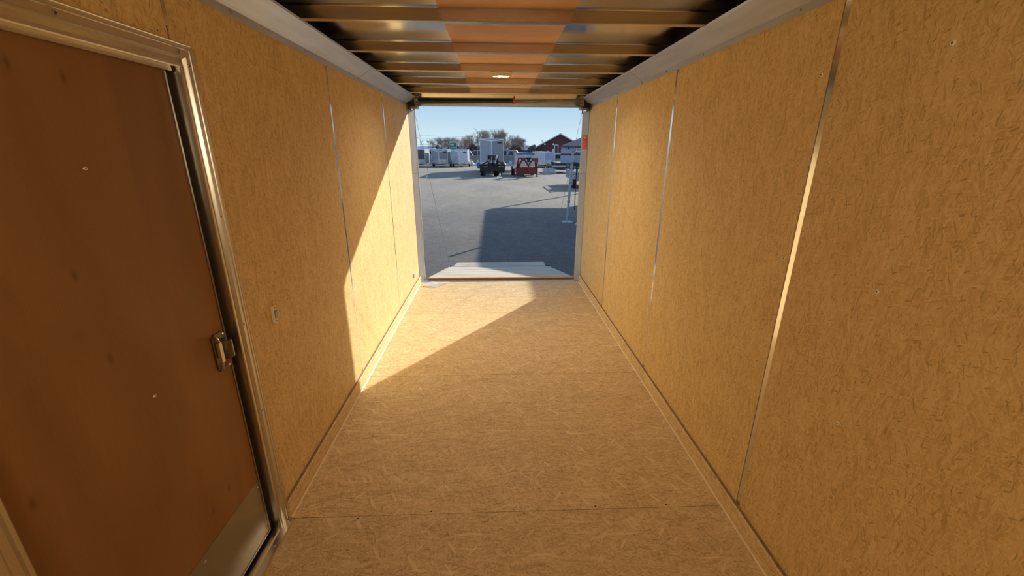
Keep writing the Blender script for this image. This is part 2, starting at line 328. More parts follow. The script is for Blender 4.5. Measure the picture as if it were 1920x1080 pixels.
# panel over and beside the door: notched
a, b = SY[0] + .006, SY[1] - .006
ob('board_panel', MB().prism([(XL, a, .002), (XL, DY0 - .01, .002), (XL, DY0 - .01, DZ + .015), (XL, b, DZ + .015), (XL, b, 2.03), (XL, a, 2.03)], (-PT, 0, 0)), M_WALL, wl)
a, b = SY[1] + .006, SY[2] - .005
ob('board_panel', MB().prism([(XL, DY1 + .01, .002), (XL, b, .002), (XL, b, 2.03), (XL, a, 2.03), (XL, a, DZ + .015), (XL, DY1 + .01, DZ + .015)], (-PT, 0, 0)), M_WALL, wl)
ob('board_panel', MB().box(XL - PT, XL, SY[2] + .005, SY[3] - .004, .002, 2.03), M_WALL, wl)
ob('board_panel', MB().box(XL - PT, XL, SY[3] + .004, YE, .002, 2.03), M_WALL, wl)
for y, w, z0 in ((SY[0], .016, 0), (SY[1], .016, DZ + .075), (SY[2], .016, 0), (SY[3], .014, 0)):
    ob('seam_strip', MB().box(XL - .0012, XL + .0006, y - w / 2, y + w / 2, z0, 2.02), M_STRIP, wl)
for y, z in ((1.505, 1.77), (1.505, 1.212), (1.505, 1.632), (1.36, 1.868)): screw(wl, XL, y, z, 1, .004, M_SILVER)
wb = struct('wall_front'); wb['label'] = 'front wall of the trailer'
ob('board_panel', MB().box(XL - .05, XR + .05, Y0 - .02, Y0, -.03, 2.14), M_FRONT, wb)
ob('outer_skin', MB().box(XL - .06, XR + .06, Y0 - .05, Y0 - .02, -.10, 2.17), M_EXT, wb)
fl = struct('floor'); fl['label'] = 'strand board floor of wide sheets butted across the trailer'
ob('floor_base', MB().box(XL - .04, XR + .04, Y0, 4.955, -.09, -.0185), M_CORE, fl)
ee = [Y0] + FY + [4.965]
for i in range(len(ee) - 1):
    ob('floor_panel', MB().box(XL - .012, XR + .012, ee[i] + .0016, ee[i + 1] - .0016, -.018, 0), M_FLOOR, fl)
for px, y in ((-.30, 1.49), (.12, 1.465), (.45, 1.492), (-.62, 1.463), (.78, 1.49), (.15, 2.70), (-.25, 2.68), (.5, 2.71)):
    k = MB(); k.tube([(px, y, -.001), (px, y, .0008)], .004, 8); ob('screw', k, M_DARK, fl)
t5 = struct('trim_1'); t5['label'] = 'light metal sill strip along the open rear edge of the floor'
ob('sill_plate', MB().box(XL - .02, XR + .02, 4.966, 5.035, -.10, .003), M_ALU, t5, bevel=.002)
# baseboards
for nm, s, x, ya in (('baseboard_left', 1, XL, 1.478), ('baseboard_right', -1, XR, Y0)):
    o = ob(nm, MB().prism([(x, ya, .0), (x + s * .018, ya, .0), (x + s * .018, ya, .082), (x + s * .012, ya, .0871), (x, ya, .0871)], (0, YE - ya, 0)), M_BASE)
    o['kind'] = 'structure'; o['label'] = 'strand board strip along the foot of the %s wall' % nm[10:]
    ob('shaded_top_edge', MB().box(x + s * .0005, x + s * .013, ya, YE, .0872, .0880), M_PLYEDGE, o)  # board edge darkened to carry the shadow line at the wall
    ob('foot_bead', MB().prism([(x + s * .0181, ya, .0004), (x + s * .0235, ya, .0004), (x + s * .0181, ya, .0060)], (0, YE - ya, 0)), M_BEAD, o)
bl = MB().box(XL + .0001, XL + .018, Y0, .585, .0, .0871)
o = ob('baseboard_left', bl, M_BASE); o['kind'] = 'structure'
# coves along both eaves
for nm, s, x, seam, scr, sd in (('trim_2', 1, XL, 3.22, (1.15, 1.74, 2.355, 2.86, 3.193, 3.761, 4.4), 'left'), ('trim_3', -1, XR, 3.22, (.9, 1.602, 2.3, 2.775, 3.219, 3.821, 4.4), 'right')):
    t = struct(nm); t['label'] = 'bent metal cove running along the top of the %s wall' % sd
    for ya, yb in ((Y0, seam - .0035), (seam + .0035, 4.90)):
        pr = [(x + s * .001, ya, ZC - .001), (x + s * .003, ya, ZC - .003), (x + s * .007, ya, 2.027), (x + s * .099, ya, ZB - .003), (x + s * .104, ya, ZB + .004), (x + s * .097, ya, ZB + .004), (x + s * .004, ya, 2.032)]
        ob('cove_sheet', MB().prism(pr, (0, yb - ya, 0)), M_COVE, t)
    ob('cove_backing', MB().prism([(x + s * .0005, Y0, 2.03), (x + s * .090, Y0, ZB + .002), (x + s * .0005, Y0, ZB + .002)], (0, 5.88, 0)), M_DARK, t)
    for y in scr: screw(t, x + s * .006, y, 2.014, s, .0045, M_CHROME)
# ceiling: roof sheet, plywood strip, bows
ce = struct('ceiling'); ce['label'] = 'shiny metal roof sheet over galvanised bows with a plywood strip down the middle'
ob('roof_sheet', MB().box(XL - .05, XR + .05, Y0, 5.0, ZR + .004, ZR + .012), M_ROOF, ce)
ob('outer_roof', MB().box(XL - .06, XR + .06, Y0 - .05, 5.08, 2.17, 2.19), M_EXT, ce)
ob('plywood_strip', MB().box(-.238, .355, Y0, 2.70, ZR - .001, ZR + .0035), M_LUAN, ce)
ob('plywood_strip', MB().box(-.238, .355, 2.702, 4.70, ZR - .001, ZR + .0035), M_LUAN, ce)
for k in range(-5, 5):
    y = 2.094 + .6096 * k
    b = MB().prism([(XL, y, ZB + .003), (XL, y + .003, ZB), (XL, y + .034, ZB), (XL, y + .037, ZB + .003), (XL, y + .034, ZR - .0015), (XL, y + .003, ZR - .0015)], (XR - XL, 0, 0))
    ob('roof_bow', b, M_BOW, ce)
# rear frame: jambs, header
for nm, s, xo, sd in (('trim_4', 1, XL, 'left'), ('trim_5', -1, XR, 'right')):
    t = struct(nm); t['label'] = 'grey metal corner jamb at the %s of the rear opening' % sd
    x1 = -.882 if s > 0 else 1.0
    pr = [(xo + s * .004, YE + .008, .0), (x1, 5.030, .0), (x1, 5.075, .0), (xo - s * .06, 5.075, .0), (xo - s * .06, YE + .008, .0)]
    for za, zb in ((.004, 1.30), (1.303, 1.975)):
        ob('jamb_sheet', MB().prism([(a_, b_, za) for a_, b_, c_ in pr], (0, 0, zb - za)), M_JAMB, t)
    ob('edge_bead', MB().tube([(x1 + s * .001, 5.036, .004), (x1 + s * .001, 5.036, 2.0)], .004, 8), M_TRIM, t)
    ob('corner_block', MB().prism([(xo + s * .001, 4.90, 1.985), (xo + s * .104, 4.90, 1.985), (xo + s * .104, 5.05, 1.985), (xo - s * .055, 5.05, 1.985), (xo - s * .055, 4.94, 1.985), (xo + s * .001, 4.94, 1.985)], (0, 0, .155)), M_STEEL, t)
    ob('bracket_plate', MB().box(xo + s * .02, xo + s * .03, 4.83, 4.97, 1.965, 2.07).box(xo + s * .03, xo + s * .09, 4.888, 4.898, 2.0, 2.09), M_DKMETAL, t)
hd = struct('trim_6'); hd['label'] = 'tan metal header across the top of the rear opening'
ob('header_sheet', MB().prism([(XL, 4.985, 2.022), (XL, 5.07, 2.016), (XL, 5.07, 2.168), (XL, 4.96, 2.168), (XL, 4.96, 2.142), (XL, 4.985, 2.10)], (XR - XL, 0, 0)), M_ALU, hd)
ob('header_lip', MB().box(XL + .05, XR - .05, 4.978, 4.985, 2.020, 2.027), M_TRIM, hd)

# added LED bar fill lamp on the front wall, brightening the interior
ll = thing('wall_lamp', 'warm LED bar fill lamp added on the front wall behind the camera', 'lamp', (.06, Y0 + .0, 1.62))
ob('housing', MB().box(-.36, .36, 0, .035, -.07, .07), M_WHITEP, ll, bevel=.004)
mL, nL, bL = newmat('fill_diffuser'); bL.inputs['Base Color'].default_value = (.9, .85, .7, 1); bL.inputs['Emission Color'].default_value = (1, .80, .52, 1); bL.inputs['Emission Strength'].default_value = 2.0
ob('diffuser', MB().box(-.34, .34, .035, .042, -.055, .055), mL, ll)
al = bpy.data.lights.new('fill_light', 'AREA'); al.shape = 'RECTANGLE'; al.size = .66; al.size_y = .10; al.energy = 8; al.color = (1, .80, .52)
ao = bpy.data.objects.new('fill_light', al); COL.objects.link(ao); ao.parent = ll; ao.location = (0, .05, 0); ao.rotation_euler = (math.radians(90), 0, 0)

# ================================================================== side door
d = struct('door_1'); d['label'] = 'reddish plywood side door with metal frame, latch and kick plate'
XD = XL - .028
ob('door_panel', MB().box(XD - .03, XD, DY0 + .045, 1.392, .035, 1.80), M_DOOR, d, bevel=.001, label='reddish brown plywood panel with small knots')
kp = ob('kick_plate', MB().box(XD, XD + .0015, DY0 + .046, 1.389, .037, .295), M_KICK, d, label='dull reflective metal kick plate at the foot of the door')
for y, z in ((1.375, .269), (1.057, .269), (.72, .269), (1.375, .07)): screw(kp, XD + .0015, y, z, 1, .0048, M_SILVER)
for y, z in ((1.056, 1.511), (1.057, .895)): screw(d, XD, y, z, 1, .0055, M_SILVER)
ob('door_edge_strip', MB().box(XD + .0005, XD + .004, 1.386, 1.3925, .035, 1.80).box(XD + .0005, XD + .004, DY0 + .045, 1.392, .030, .037), M_CHROME, d)
ob('door_seal', MB().box(XD - .025, XD - .006, 1.393, 1.42, .0, DZ).box(XD - .025, XD - .006, DY0 + .02, 1.42, 1.802, DZ).box(XD - .025, XD - .006, DY0, DY0 + .044, 0, DZ).box(XD - .02, XD - .004, DY0, 1.42, .0, .030), M_BLACK, d, label='black rubber seal')
# frame: stepped extrusion. profile in (depth x, distance outwards from the opening)
def fr_profile():  # (dx from XL, w) w=0 at inner lip
    return [(-.040, .0), (.004, .0), (.006, .003), (.006, .010), (.000, .013), (-.002, .026), (.006, .030), (.0085, .0315), (.0085, .0335), (.006, .035), (.006, .052), (.0085, .0535), (.0085, .056), (.006, .0575), (.0065, .064), (.0085, .066), (.0085, .069), (.001, .070), (-.040, .020)]
prof = fr_profile()
INY, OUTW = 1.414, .070
def mitre(sec_a, sec_b):   # sweep profile between two mitred ends
    n = len(sec_a); b = MB(); fs = [(i, (i + 1) % n, (i + 1) % n + n, i + n) for i in range(n)] + [tuple(range(n - 1, -1, -1)), tuple(range(n, 2 * n))]
    b.add(sec_a + sec_b, fs); return b
IYL = DY0 + .035; ITZ = 1.785
ob('frame_jamb', mitre([(XL + dx, INY + w, .0) for dx, w in prof], [(XL + dx, INY + w, ITZ + w) for dx, w in prof]), M_ALU, d)
ob('frame_jamb', mitre([(XL + dx, IYL - w, .0) for dx, w in prof], [(XL + dx, IYL - w, ITZ + w) for dx, w in prof]), M_ALU, d)
hdj = ob('frame_header', mitre([(XL + dx, IYL - w, ITZ + w) for dx, w in prof], [(XL + dx, INY + w, ITZ + w) for dx, w in prof]), M_ALU, d)
ob('drip_lip', MB().box(XL - .020, XL - .012, IYL, INY - .012, ITZ - .012, ITZ + .004), M_ALU, d)
for y, z in ((1.442 + .012, 1.795), (1.452, 1.338), (1.450, .945), (1.450, .577), (1.450, .20), (1.057, ITZ + .043), (1.42, ITZ + .043), (.80, ITZ + .043)):
    screw(d, XL + .0065, y, z, 1, .0055, M_CHROME)
ob('threshold', MB().prism([(XL - .02, IYL, 0), (XL - .02, IYL, .012), (XL - .002, IYL, .012), (XL + .002, IYL, .006), (XL + .028, IYL, .006), (XL + .030, IYL, .010), (XL + .034, IYL, .010), (XL + .038, IYL, .0005), (XL + .038, IYL, 0)], (0, 1.462 - IYL, 0)), M_ALU, d)
screw(d, XL + .016, 1.34, .0065, 1, .001, M_SILVER)
k = MB(); k.tube([(XL + .016, 1.335, .0055), (XL + .016, 1.335, .0085)], .005, 10, .003); ob('screw', k, M_SILVER, d)
# latch
lt = MB()
c = [(1.316, .832), (1.328, .818), (1.372, .815), (1.3835, .826), (1.3835, .942), (1.374, .954), (1.330, .958), (1.316, .946)]
lt.prism([(XD, y, z) for y, z in c], (.007, 0, 0)); la = ob('door_latch', lt, M_LATCH, d, bevel=.002, label='worn dark chrome paddle latch with a bright pull lever')
hz = MB(); cc = []
for i in range(13):
    a = math.pi * i / 12; cc.append((XD + .006 + .036 * math.sin(a), 1.357 - .021 * math.cos(a)))
hz.prism([(x, y, .862) for x, y in cc] , (0, 0, .066)); ob('latch_housing', hz, M_LATCH, la, bevel=.004)
lv = MB(); lv.tube([(XD + .004, 1.322, .948), (XD + .030, 1.303, .955), (XD + .040, 1.296, .944), (XD + .040, 1.292, .872), (XD + .036, 1.294, .852), (XD + .028, 1.300, .846)], .0062, 10)
ob('pull_lever', lv, M_CHROME, la, bevel=.001)
ob('lever_face', MB().box(XD + .036, XD + .0475, 1.285, 1.300, .875, .946), M_SILVER, la, bevel=.001)
ob('red_lock_tab', MB().prism([(XD + .0071, 1.335, .832), (XD + .0071, 1.374, .838), (XD + .0071, 1.374, .860), (XD + .0071, 1.340, .858)], (.010, 0, 0)), M_DKRED, la)
for y, z in ((1.374, .944), (1.326, .945), (1.374, .824)):
    k = MB(); k.tube([(XD + .007, y, z), (XD + .009, y, z)], .004, 8, .0028); ob('screw', k, M_SILVER, la)

# ================================================================== small things on the walls
sw = thing('light_switch', 'small pale rocker switch screwed to the left wall beside the side door', 'switch', (XL, 1.665, .898))
ob('switch_plate', MB().prism([(.0, -.013, -.034), (.0, -.009, -.038), (.0, .009, -.038), (.0, .013, -.034), (.0, .013, .034), (.0, .009, .038), (.0, -.009, .038), (.0, -.013, .034)], (.011, 0, 0)), M_WHITEP, sw, bevel=.0015)
ob('switch_recess', MB().box(.0108, .0118, -.0085, .0085, -.018, .018), M_DARK, sw)
ob('rocker', MB().prism([(.0105, -.007, -.016), (.0135, -.007, -.016), (.0175, -.007, .010), (.0155, -.007, .016), (.0105, -.007, .016)], (0, .014, 0)), M_GREYP, sw)
for z in (-.029, .029):
    k = MB(); k.tube([(.0108, 0, z), (.0135, 0, z)], .0042, 10, .003); ob('screw', k, M_CHROME, sw)
vc = thing('wall_vent', 'small round dark vent set low in the left wall near the rear opening', 'vent', (XL, 4.578, .200))
k = MB(); k.tube([(.0, 0, 0), (.004, 0, 0), (.006, 0, 0)], .034, 24, .030); ob('vent_rim', k, M_GREYP, vc)
k = MB(); k.tube([(.0061, 0, 0), (.0066, 0, 0)], .024, 20); ob('vent_screen', k, M_BLACK, vc)
for z in (-.014, -.005, .005, .014): ob('louvre', MB().box(.0066, .0078, -.019, .019, z - .002, z + .002), M_STEEL, vc)
st = thing('warning_label', 'orange rectangular label stuck high on the right rear jamb', 'label', (1.0245, 4.9785, 1.57))
ja = math.atan2(5.030 - 4.938, 1.0 - 1.0478)
ja2 = ja - math.pi  # along the jamb face
ux, uy = math.cos(ja), math.sin(ja); nx, ny = -uy, ux
if ny > 0: nx, ny = -nx, -ny
def lab(u0, u1, z0, z1, d0, d1):
    p = [(ux * u0 + nx * d0, uy * u0 + ny * d0, z0), (ux * u1 + nx * d0, uy * u1 + ny * d0, z0), (ux * u1 + nx * d0, uy * u1 + ny * d0, z1), (ux * u0 + nx * d0, uy * u0 + ny * d0, z1)]
    return MB().prism(p, (nx * (d1 - d0), ny * (d1 - d0), 0))
ob('label_sheet', lab(-.036, .036, 0, .150, .003, .0045), M_ORANGE, st)
ob('title_bar', lab(-.026, .018, .118, .132, .0045, .0051), M_ORANGE3, st)
for i in range(9):
    z = .105 - i * .0105
    ob('text_line', lab(-.028, random.uniform(.008, .028), z, z + .005, .0045, .0050), M_ORANGE2 if i != 5 else M_ORANGE3, st)
dl = thing('dome_light', 'small cream boat shaped dome light glowing under a roof bow', 'light', (.054, 3.331, ZB))
n_ = 20
ring = lambda rx, ry, z: [(rx * math.cos(2 * math.pi * i / n_), ry * math.sin(2 * math.pi * i / n_), z) for i in range(n_)]
ob('base_plate', MB().prism(ring(.082, .036, -.001), (0, 0, -.006)), M_WHITEP, dl)
b = MB(); levels = [(.077, .032, -.007), (.076, .0315, -.014), (.070, .029, -.022), (.062, .026, -.028), (.058, .024, -.028), (.056, .0225, -.012)]
vs = []; fs = []
for a_, b_, z in levels: vs += ring(a_, b_, z)
for i in range(len(levels) - 1):
    for j in range(n_): fs.append((i * n_ + (j + 1) % n_, i * n_ + j, (i + 1) * n_ + j, (i + 1) * n_ + (j + 1) % n_))
b.add(vs, fs); ob('light_body', b, M_LENS, dl)
mD, nD, bD = newmat('lit_diffuser'); bD.inputs['Base Color'].default_value = (.86, .80, .66, 1); bD.inputs['Emission Color'].default_value = (1, .80, .54, 1); bD.inputs['Emission Strength'].default_value = 800
ob('diffuser', MB().prism(ring(.056, .0225, -.012), (0, 0, .003)), mD, dl)
for x in (-.068, .068): k = MB(); k.tube([(x, 0, -.007), (x, 0, -.025)], .004, 8); ob('screw', k, M_SCREW, dl)
# torsion spring above the opening
sp = thing('torsion_spring', 'dark coiled torsion spring tube and thin shaft under the rear header', 'spring', (0, 4.85, 2.056))
b = MB(); b.tube([(-.80, 0, 0), (.205, 0, .006)], .021, 16); ob('spring_core', b, M_DKMETAL, sp)
b = MB(); pts = []
for i in range(0, 1300):
    x = -.80 + 1.0 * i / 1299; a = i * 2 * math.pi / 13; pts.append((x, .0225 * math.cos(a), .0225 * math.sin(a) + .006 * (x + .8)))
b.tube(pts, .0032, 4); ob('coil', b, M_DKMETAL, sp, kind='stuff')
b = MB(); b.tube([(.19, 0, .006), (.93, 0, .012)], .0085, 10); ob('shaft', b, M_STEEL, sp)
b = MB(); b.tube([(.205, 0, .006), (.223, 0, .006)], .031, 16); b.tube([(.214, -.02, .034), (.214, -.03, .044)], .006, 6); ob('winding_collar', b, M_RED, sp, label='red winding collar')
for x, s in ((-.835, 1), (.955, -1)):
    b = MB().box(x - .004, x + .004, -.035, .10, -.045, .055); b.box(x - .004, x + s * .045, .096, .10, -.045, .055); b.tube([(x, 0, .01), (x + s * .03, 0, .01)], .022, 12)
    b.tube([(x + s * .015, -.03, .03), (x + s * .04, -.03, .035)], .006, 6); b.tube([(x + s * .015, -.028, -.03), (x + s * .05, -.028, -.028)], .006, 6)
    ob('end_bracket', b, M_STEEL, sp)
b = MB(); b.tube([(.22, -.02, -.008), (.55, -.01, .008), (.80, 0, .020), (.95, .0, .03)], .0028, 6); b.tube([(.22, .02, -.012), (.40, .01, -.012), (.60, 0, .004)], .0028, 6); ob('slack_cable', b, M_STEEL, sp)

# papers in a clear bag
bgp = thing('paper_packet', 'clear plastic bag of folded white papers on the floor by the left jamb', 'papers', (-.75, 4.86, 0))
def quad3(pts, z, nx_=6, ny_=6, amp=.004, th=.0015, seed=1):
    rnd = random.Random(seed); A, B, C_, D = [Vector((p[0] + .75, p[1] - 4.86, z)) for p in pts]; m = MB(); vs = []
    for i in range(nx_ + 1):
        for j in range(ny_ + 1):
            u, v = i / nx_, j / ny_; p = (A * (1 - u) + B * u) * (1 - v) + (D * (1 - u) + C_ * u) * v; p.z += rnd.uniform(0, amp); vs.append(p)
    n0 = len(vs); vs2 = [p - Vector((0, 0, th)) for p in vs]; fs = []
    for i in range(nx_):
        for j in range(ny_):
            a = i * (ny_ + 1) + j; q = (a, a + ny_ + 1, a + ny_ + 2, a + 1); fs.append(q); fs.append(tuple(reversed([x + n0 for x in q])))
    m.add(vs + vs2, fs); return m
ob('plastic_bag', quad3([(-.905, 4.795), (-.716, 4.735), (-.575, 4.93), (-.785, 4.96)], .0075, amp=.007, th=.0005), M_BAG, bgp, smooth=True)
pp_ = ob('paper_sheet', quad3([(-.862, 4.822), (-.752, 4.792), (-.672, 4.925), (-.795, 4.945)], .0045, amp=.003, seed=3), M_PAPER, bgp)
ob('paper_sheet', quad3([(-.868, 4.80), (-.790, 4.785), (-.74, 4.93), (-.83, 4.95)], .0025, amp=.001, seed=4), M_PAPER, bgp)
for i in range(4): ob('print_line', quad3([(-.80 + .012 * i, 4.885 - .018 * i), (-.765 + .012 * i, 4.878 - .018 * i), (-.762 + .012 * i, 4.884 - .018 * i), (-.797 + .012 * i, 4.891 - .018 * i)], .0095, 1, 1, 0, .0002), M_PRINT, pp_)

# ================================================================== ramp door
G = -.5
rd = thing('ramp_door', 'lowered plywood rear ramp door sloping from the sill to the asphalt', 'ramp', (0.08, 5.06, .030))
RY, RZ = 7.41 - 5.06, -.475 - .030
sl_ = RZ / RY
def rp_(x0, x1, y0, y1, t0, t1):   # slab following the slope
    return MB().prism([(x0, y0, y0 * sl_ - t1), (x0, y1, y1 * sl_ - t1), (x0, y1, y1 * sl_ - t0), (x0, y0, y0 * sl_ - t0)], (x1 - x0, 0, 0))
rs = ob('ramp_surface', rp_(-.925, .90, .0, RY, 0, .014), M_PLY, rd, label='pale weathered plywood face')
ob('ramp_core', rp_(-.93, .905, .004, RY, .0142, .036), M_PLYEDGE, rd)
ob('side_trim', rp_(-.934, -.9255, .004, RY, .004, .040), M_TRIM, rd); ob('side_trim', rp_(.9055, .914, .004, RY, .004, .040), M_TRIM, rd)
ob('end_trim', rp_(-.934, .914, RY + .0005, RY + .012, .0, .036), M_TRIM, rd)
b = MB(); b.tube([(-.96, -.012, -.036), (.94, -.012, -.036)], .011, 10); ob('hinge_barrel', b, M_STEEL, rd)
for x in (-.90, .885):
    b = MB().box(x - .012, x + .012, RY - .03, RY + .02, RZ - .01, RZ + .028); ob('cable_anchor', b, M_DKMETAL, rd)
fy0, fy1 = RY + .05, RY + .34
fp = MB().prism([(-.855, fy0, RZ - .002), (.845, fy0, RZ - .002), (.845, fy1, RZ - .004), (-.80, fy1, RZ - .004)], (0, 0, -.018))
fo = ob('transition_flap', fp, M_PLY, rd, label='narrower pale plywood flap beyond the ramp')
ob('flap_hinge', MB().box(-.80, .80, RY + .012, RY + .05, RZ - .022, RZ - .012), M_STEEL, rd)
for sd, a, b_, lb in ((0, (-.889, 5.045, 1.99), (-.822, 7.37, -.445), 'left'), (1, (.993, 5.045, 2.0), (.965, 7.37, -.445), 'right')):
    v0 = Vector(a); v1 = Vector(b_); pts = []
    for i in range(17):
        u = i / 16; p = v0.lerp(v1, u); p.z -= .05 * math.sin(math.pi * u); pts.append(p - v0)
    c_ = thing('ramp_cable', 'thin steel ramp cable on the %s of the rear opening' % lb, 'cable', a)
    m_ = MB(); m_.tube(pts, .0020, 6); ob('wire_rope', m_, M_CABLE, c_)
    m_ = MB(); m_.tube([(0, 0, 0), (0, 0, -.05)], .007, 8); ob('ferrule', m_, M_STEEL, c_)

# ================================================================== ground
gr = MB(); nx_, ny_ = 40, 50
gm = bpy.data.meshes.new('ground'); vs = []; fs = []
xs = [-400, -200, -100, -60, -40, -25, -16, -10, -6, -3, 0, 3, 6, 10, 16, 25, 40, 60, 100, 200, 400]
ys = [-60, -20, -5, 0, 5, 10, 15, 20, 25, 30, 35, 40, 45, 50, 55, 60, 70, 80, 95, 120, 160, 250, 500, 1500]
b = MB(); vs = [(x, y, G) for y in ys for x in xs]; w_ = len(xs)
fs = [(j * w_ + i, j * w_ + i + 1, (j + 1) * w_ + i + 1, (j + 1) * w_ + i) for j in range(len(ys) - 1) for i in range(w_ - 1)]
b.add(vs, fs); go = ob('ground', b, M_GROUND); go['kind'] = 'structure'; go['label'] = 'asphalt lot turning to pale gravel towards the parked trailers'
# ================================================================== wheels
def wheel(parent, x, y, r=.36, w=.2, z=None):
    z = r if z is None else z
    b = MB(); b.tube([(x - w / 2, y, z), (x - w / 2 + .03, y, z), (x + w / 2 - .03, y, z), (x + w / 2, y, z)], r, 18)
    o = ob('wheel', b, M_TIRE, parent); h_ = MB(); h_.tube([(x - w / 2 - .006, y, z), (x + w / 2 + .006, y, z)], r * .55, 12); ob('hub', h_, M_TGREY, o); return o
def vnose(name, label, loc, w, h, ln, nose, side_m, face_l, face_r, guard, rz=0, slope=.3, floor=.42, fender=None, logo=True, roof=None):
    t = thing(name, label, 'trailer', loc, rz)
    hw = w / 2; z0, z1 = floor, h; lo = h - slope
    B = MB(); Y1_ = nose; Y2_ = nose + ln
    # body behind the nose
    B.box(-hw, hw, Y1_, Y2_, z0, z1); ob('body', B, side_m, t)
    # two nose faces, thick panels, top sloping down to the centre
    for s, mm, nm in ((-1, face_l, 'nose_panel'), (1, face_r, 'nose_panel')):
        b = MB(); a0 = (s * hw, Y1_ - .005, z0); a1 = (0, 0, z0); vs = [a0, a1, (0, 0, lo), (s * hw, Y1_ - .005, z1), (s * hw, Y1_ + .0, z0), (0, Y1_, z0), (0, Y1_, z1), (s * hw, Y1_, z1)]
        fs = [(0, 1, 2, 3), (4, 7, 6, 5), (0, 4, 5, 1), (3, 2, 6, 7), (0, 3, 7, 4), (1, 5, 6, 2)]
        if s > 0: fs = [tuple(reversed(f)) for f in fs]
        b.add(vs, fs); ob(nm, b, mm, t)
        # stone guard
        g = MB(); d_ = .012; gh = z0 + .55
        vs = [(s * hw, Y1_ - .005 - d_, z0), (0, -d_, z0), (0, -d_, gh), (s * hw, Y1_ - .005 - d_, gh)]
        g.prism(vs, (0, d_ * .9, 0)); ob('stone_guard', g, guard, t)
        # roof edge trim
        e = MB(); e.beam((s * hw, Y1_ - .01, z1 + .015), (0, -.012, lo + .01), .05, .07); e.box(s * hw - .03, s * hw + .03, Y1_, Y2_, z1 - .03, z1 + .04); e.box(s * (hw - .02), s * (hw + .02), Y1_ - .02, Y1_ + .05, z0, z1); ob('edge_trim', e, M_TRIM, t)
        if fender is not None:
            f = MB(); yc = Y1_ + ln * .55; pts = [(s * (hw + .02), yc + .75 * math.cos(a), z0 - .05 + .42 * math.sin(a)) for a in [math.pi * i / 8 for i in range(9)]]
            f.prism(pts, (s * .20, 0, 0)); ob('fender', f, fender, t)
            wheel(t, s * (hw + .11), yc - .38, .33, .16); wheel(t, s * (hw + .11), yc + .38, .33, .16)
    ob('roof_cap', MB().prism([(-hw, Y1_, z1 + .001), (hw, Y1_, z1 + .001), (hw, Y1_, z1 + .05), (0, Y1_, z1 + .09), (-hw, Y1_, z1 + .05)], (0, ln, 0)), roof or M_TWHITE, t)
    ob('nose_post', MB().box(-.035, .035, -.03, .04, z0, lo), M_TRIM, t)
    tg = MB(); tg.beam((-hw * .7, Y1_, z0 - .06), (0, -1.0, z0 - .06), .06, .10); tg.beam((hw * .7, Y1_, z0 - .06), (0, -1.0, z0 - .06), .06, .10); tg.box(-.06, .06, -1.2, -.95, z0 - .1, z0 + .02); ob('tongue', tg, M_BLK, t)
    j = MB(); j.tube([(0, -.75, .03), (0, -.75, z0 + .35)], .035, 8); j.box(-.09, .09, -.84, -.66, 0, .03); j.tube([(0, -.75, z0 + .33), (.12, -.75, z0 + .33)], .02, 6); ob('jack', j, M_GALV, t)
    if logo:
        # dark oval maker's mark high on the right face
        ang = math.atan2(-nose, -hw); yy = lambda x: nose * abs(x) / hw
        zc = lo + (h - lo) * .6 - .22; b = MB(); x0, x1 = hw * .45, hw * .92
        pts = [((x0 + x1) / 2 + (x1 - x0) / 2 * math.cos(a), 0, zc + .075 * math.sin(a)) for a in [2 * math.pi * i / 12 for i in range(12)]]
        pts = [(x, yy(x) - .012 - .005, z) for x, y, z in pts]; b.prism(pts, (0, .01, 0)); ob('maker_mark', b, M_TBLACK, t)
    return t
def place(px, Y): return (P(px, 300, Y).x, Y, G)
# far left: white trailer with black upper nose
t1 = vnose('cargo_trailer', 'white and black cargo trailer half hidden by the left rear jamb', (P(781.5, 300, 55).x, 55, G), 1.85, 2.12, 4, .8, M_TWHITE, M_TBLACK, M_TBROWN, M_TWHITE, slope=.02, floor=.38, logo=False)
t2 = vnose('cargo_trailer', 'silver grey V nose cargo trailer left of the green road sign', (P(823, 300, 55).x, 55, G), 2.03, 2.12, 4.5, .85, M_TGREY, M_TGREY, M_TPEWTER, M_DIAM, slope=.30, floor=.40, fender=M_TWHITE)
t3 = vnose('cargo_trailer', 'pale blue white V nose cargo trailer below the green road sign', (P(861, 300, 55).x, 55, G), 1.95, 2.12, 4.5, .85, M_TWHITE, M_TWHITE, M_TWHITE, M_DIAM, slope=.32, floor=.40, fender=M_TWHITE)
b = MB(); b.prism([(-.42, .33, 1.1), (-.25, .18, 1.1), (-.25, .18, 1.16), (-.42, .33, 1.16)], (0, .01, 0)); ob('decal', b, M_TBLACK, t3)
big = vnose('cargo_trailer', 'tallest light grey cargo trailer behind the black gooseneck trailer', (P(922, 300, 38.6).x, 38.6, G), 2.08, 2.97, 8, .9, M_TGREY, M_TGREY, M_TPEWTER, M_DIAM, rz=0, slope=.17, floor=.5, fender=M_TWHITE)
ob('blue_fender', MB().box(-1.37, -1.06, .9, 2.2, .45, .98), M_BLUE, big, bevel=.08)
ob('red_fender', MB().box(.72, 1.10, -.35, .25, .62, 1.10), M_MAROON, big, bevel=.1)
t5_ = vnose('cargo_trailer', 'blue topped silver cargo trailer behind the red gooseneck trailer', (P(985, 300, 44).x, 44, G), 1.86, 1.78, 4.0, .35, M_TGREY, M_TWHITE, M_TWHITE, M_DIAM, slope=.04, floor=.38, logo=False, roof=M_BLUE)
ob('blue_visor', MB().box(-.93, .93, -.04, .36, 1.66, 1.80), M_BLUE, t5_)
t6 = vnose('cargo_trailer', 'white and blue V nose cargo trailer in front of the red barn', (P(1021, 300, 54).x, 54, G), 2.12, 1.88, 4.5, .75, M_TWHITE, M_TWHITE, M_BWALL, M_DIAM, slope=.1, floor=.36, fender=M_TWHITE, logo=False)

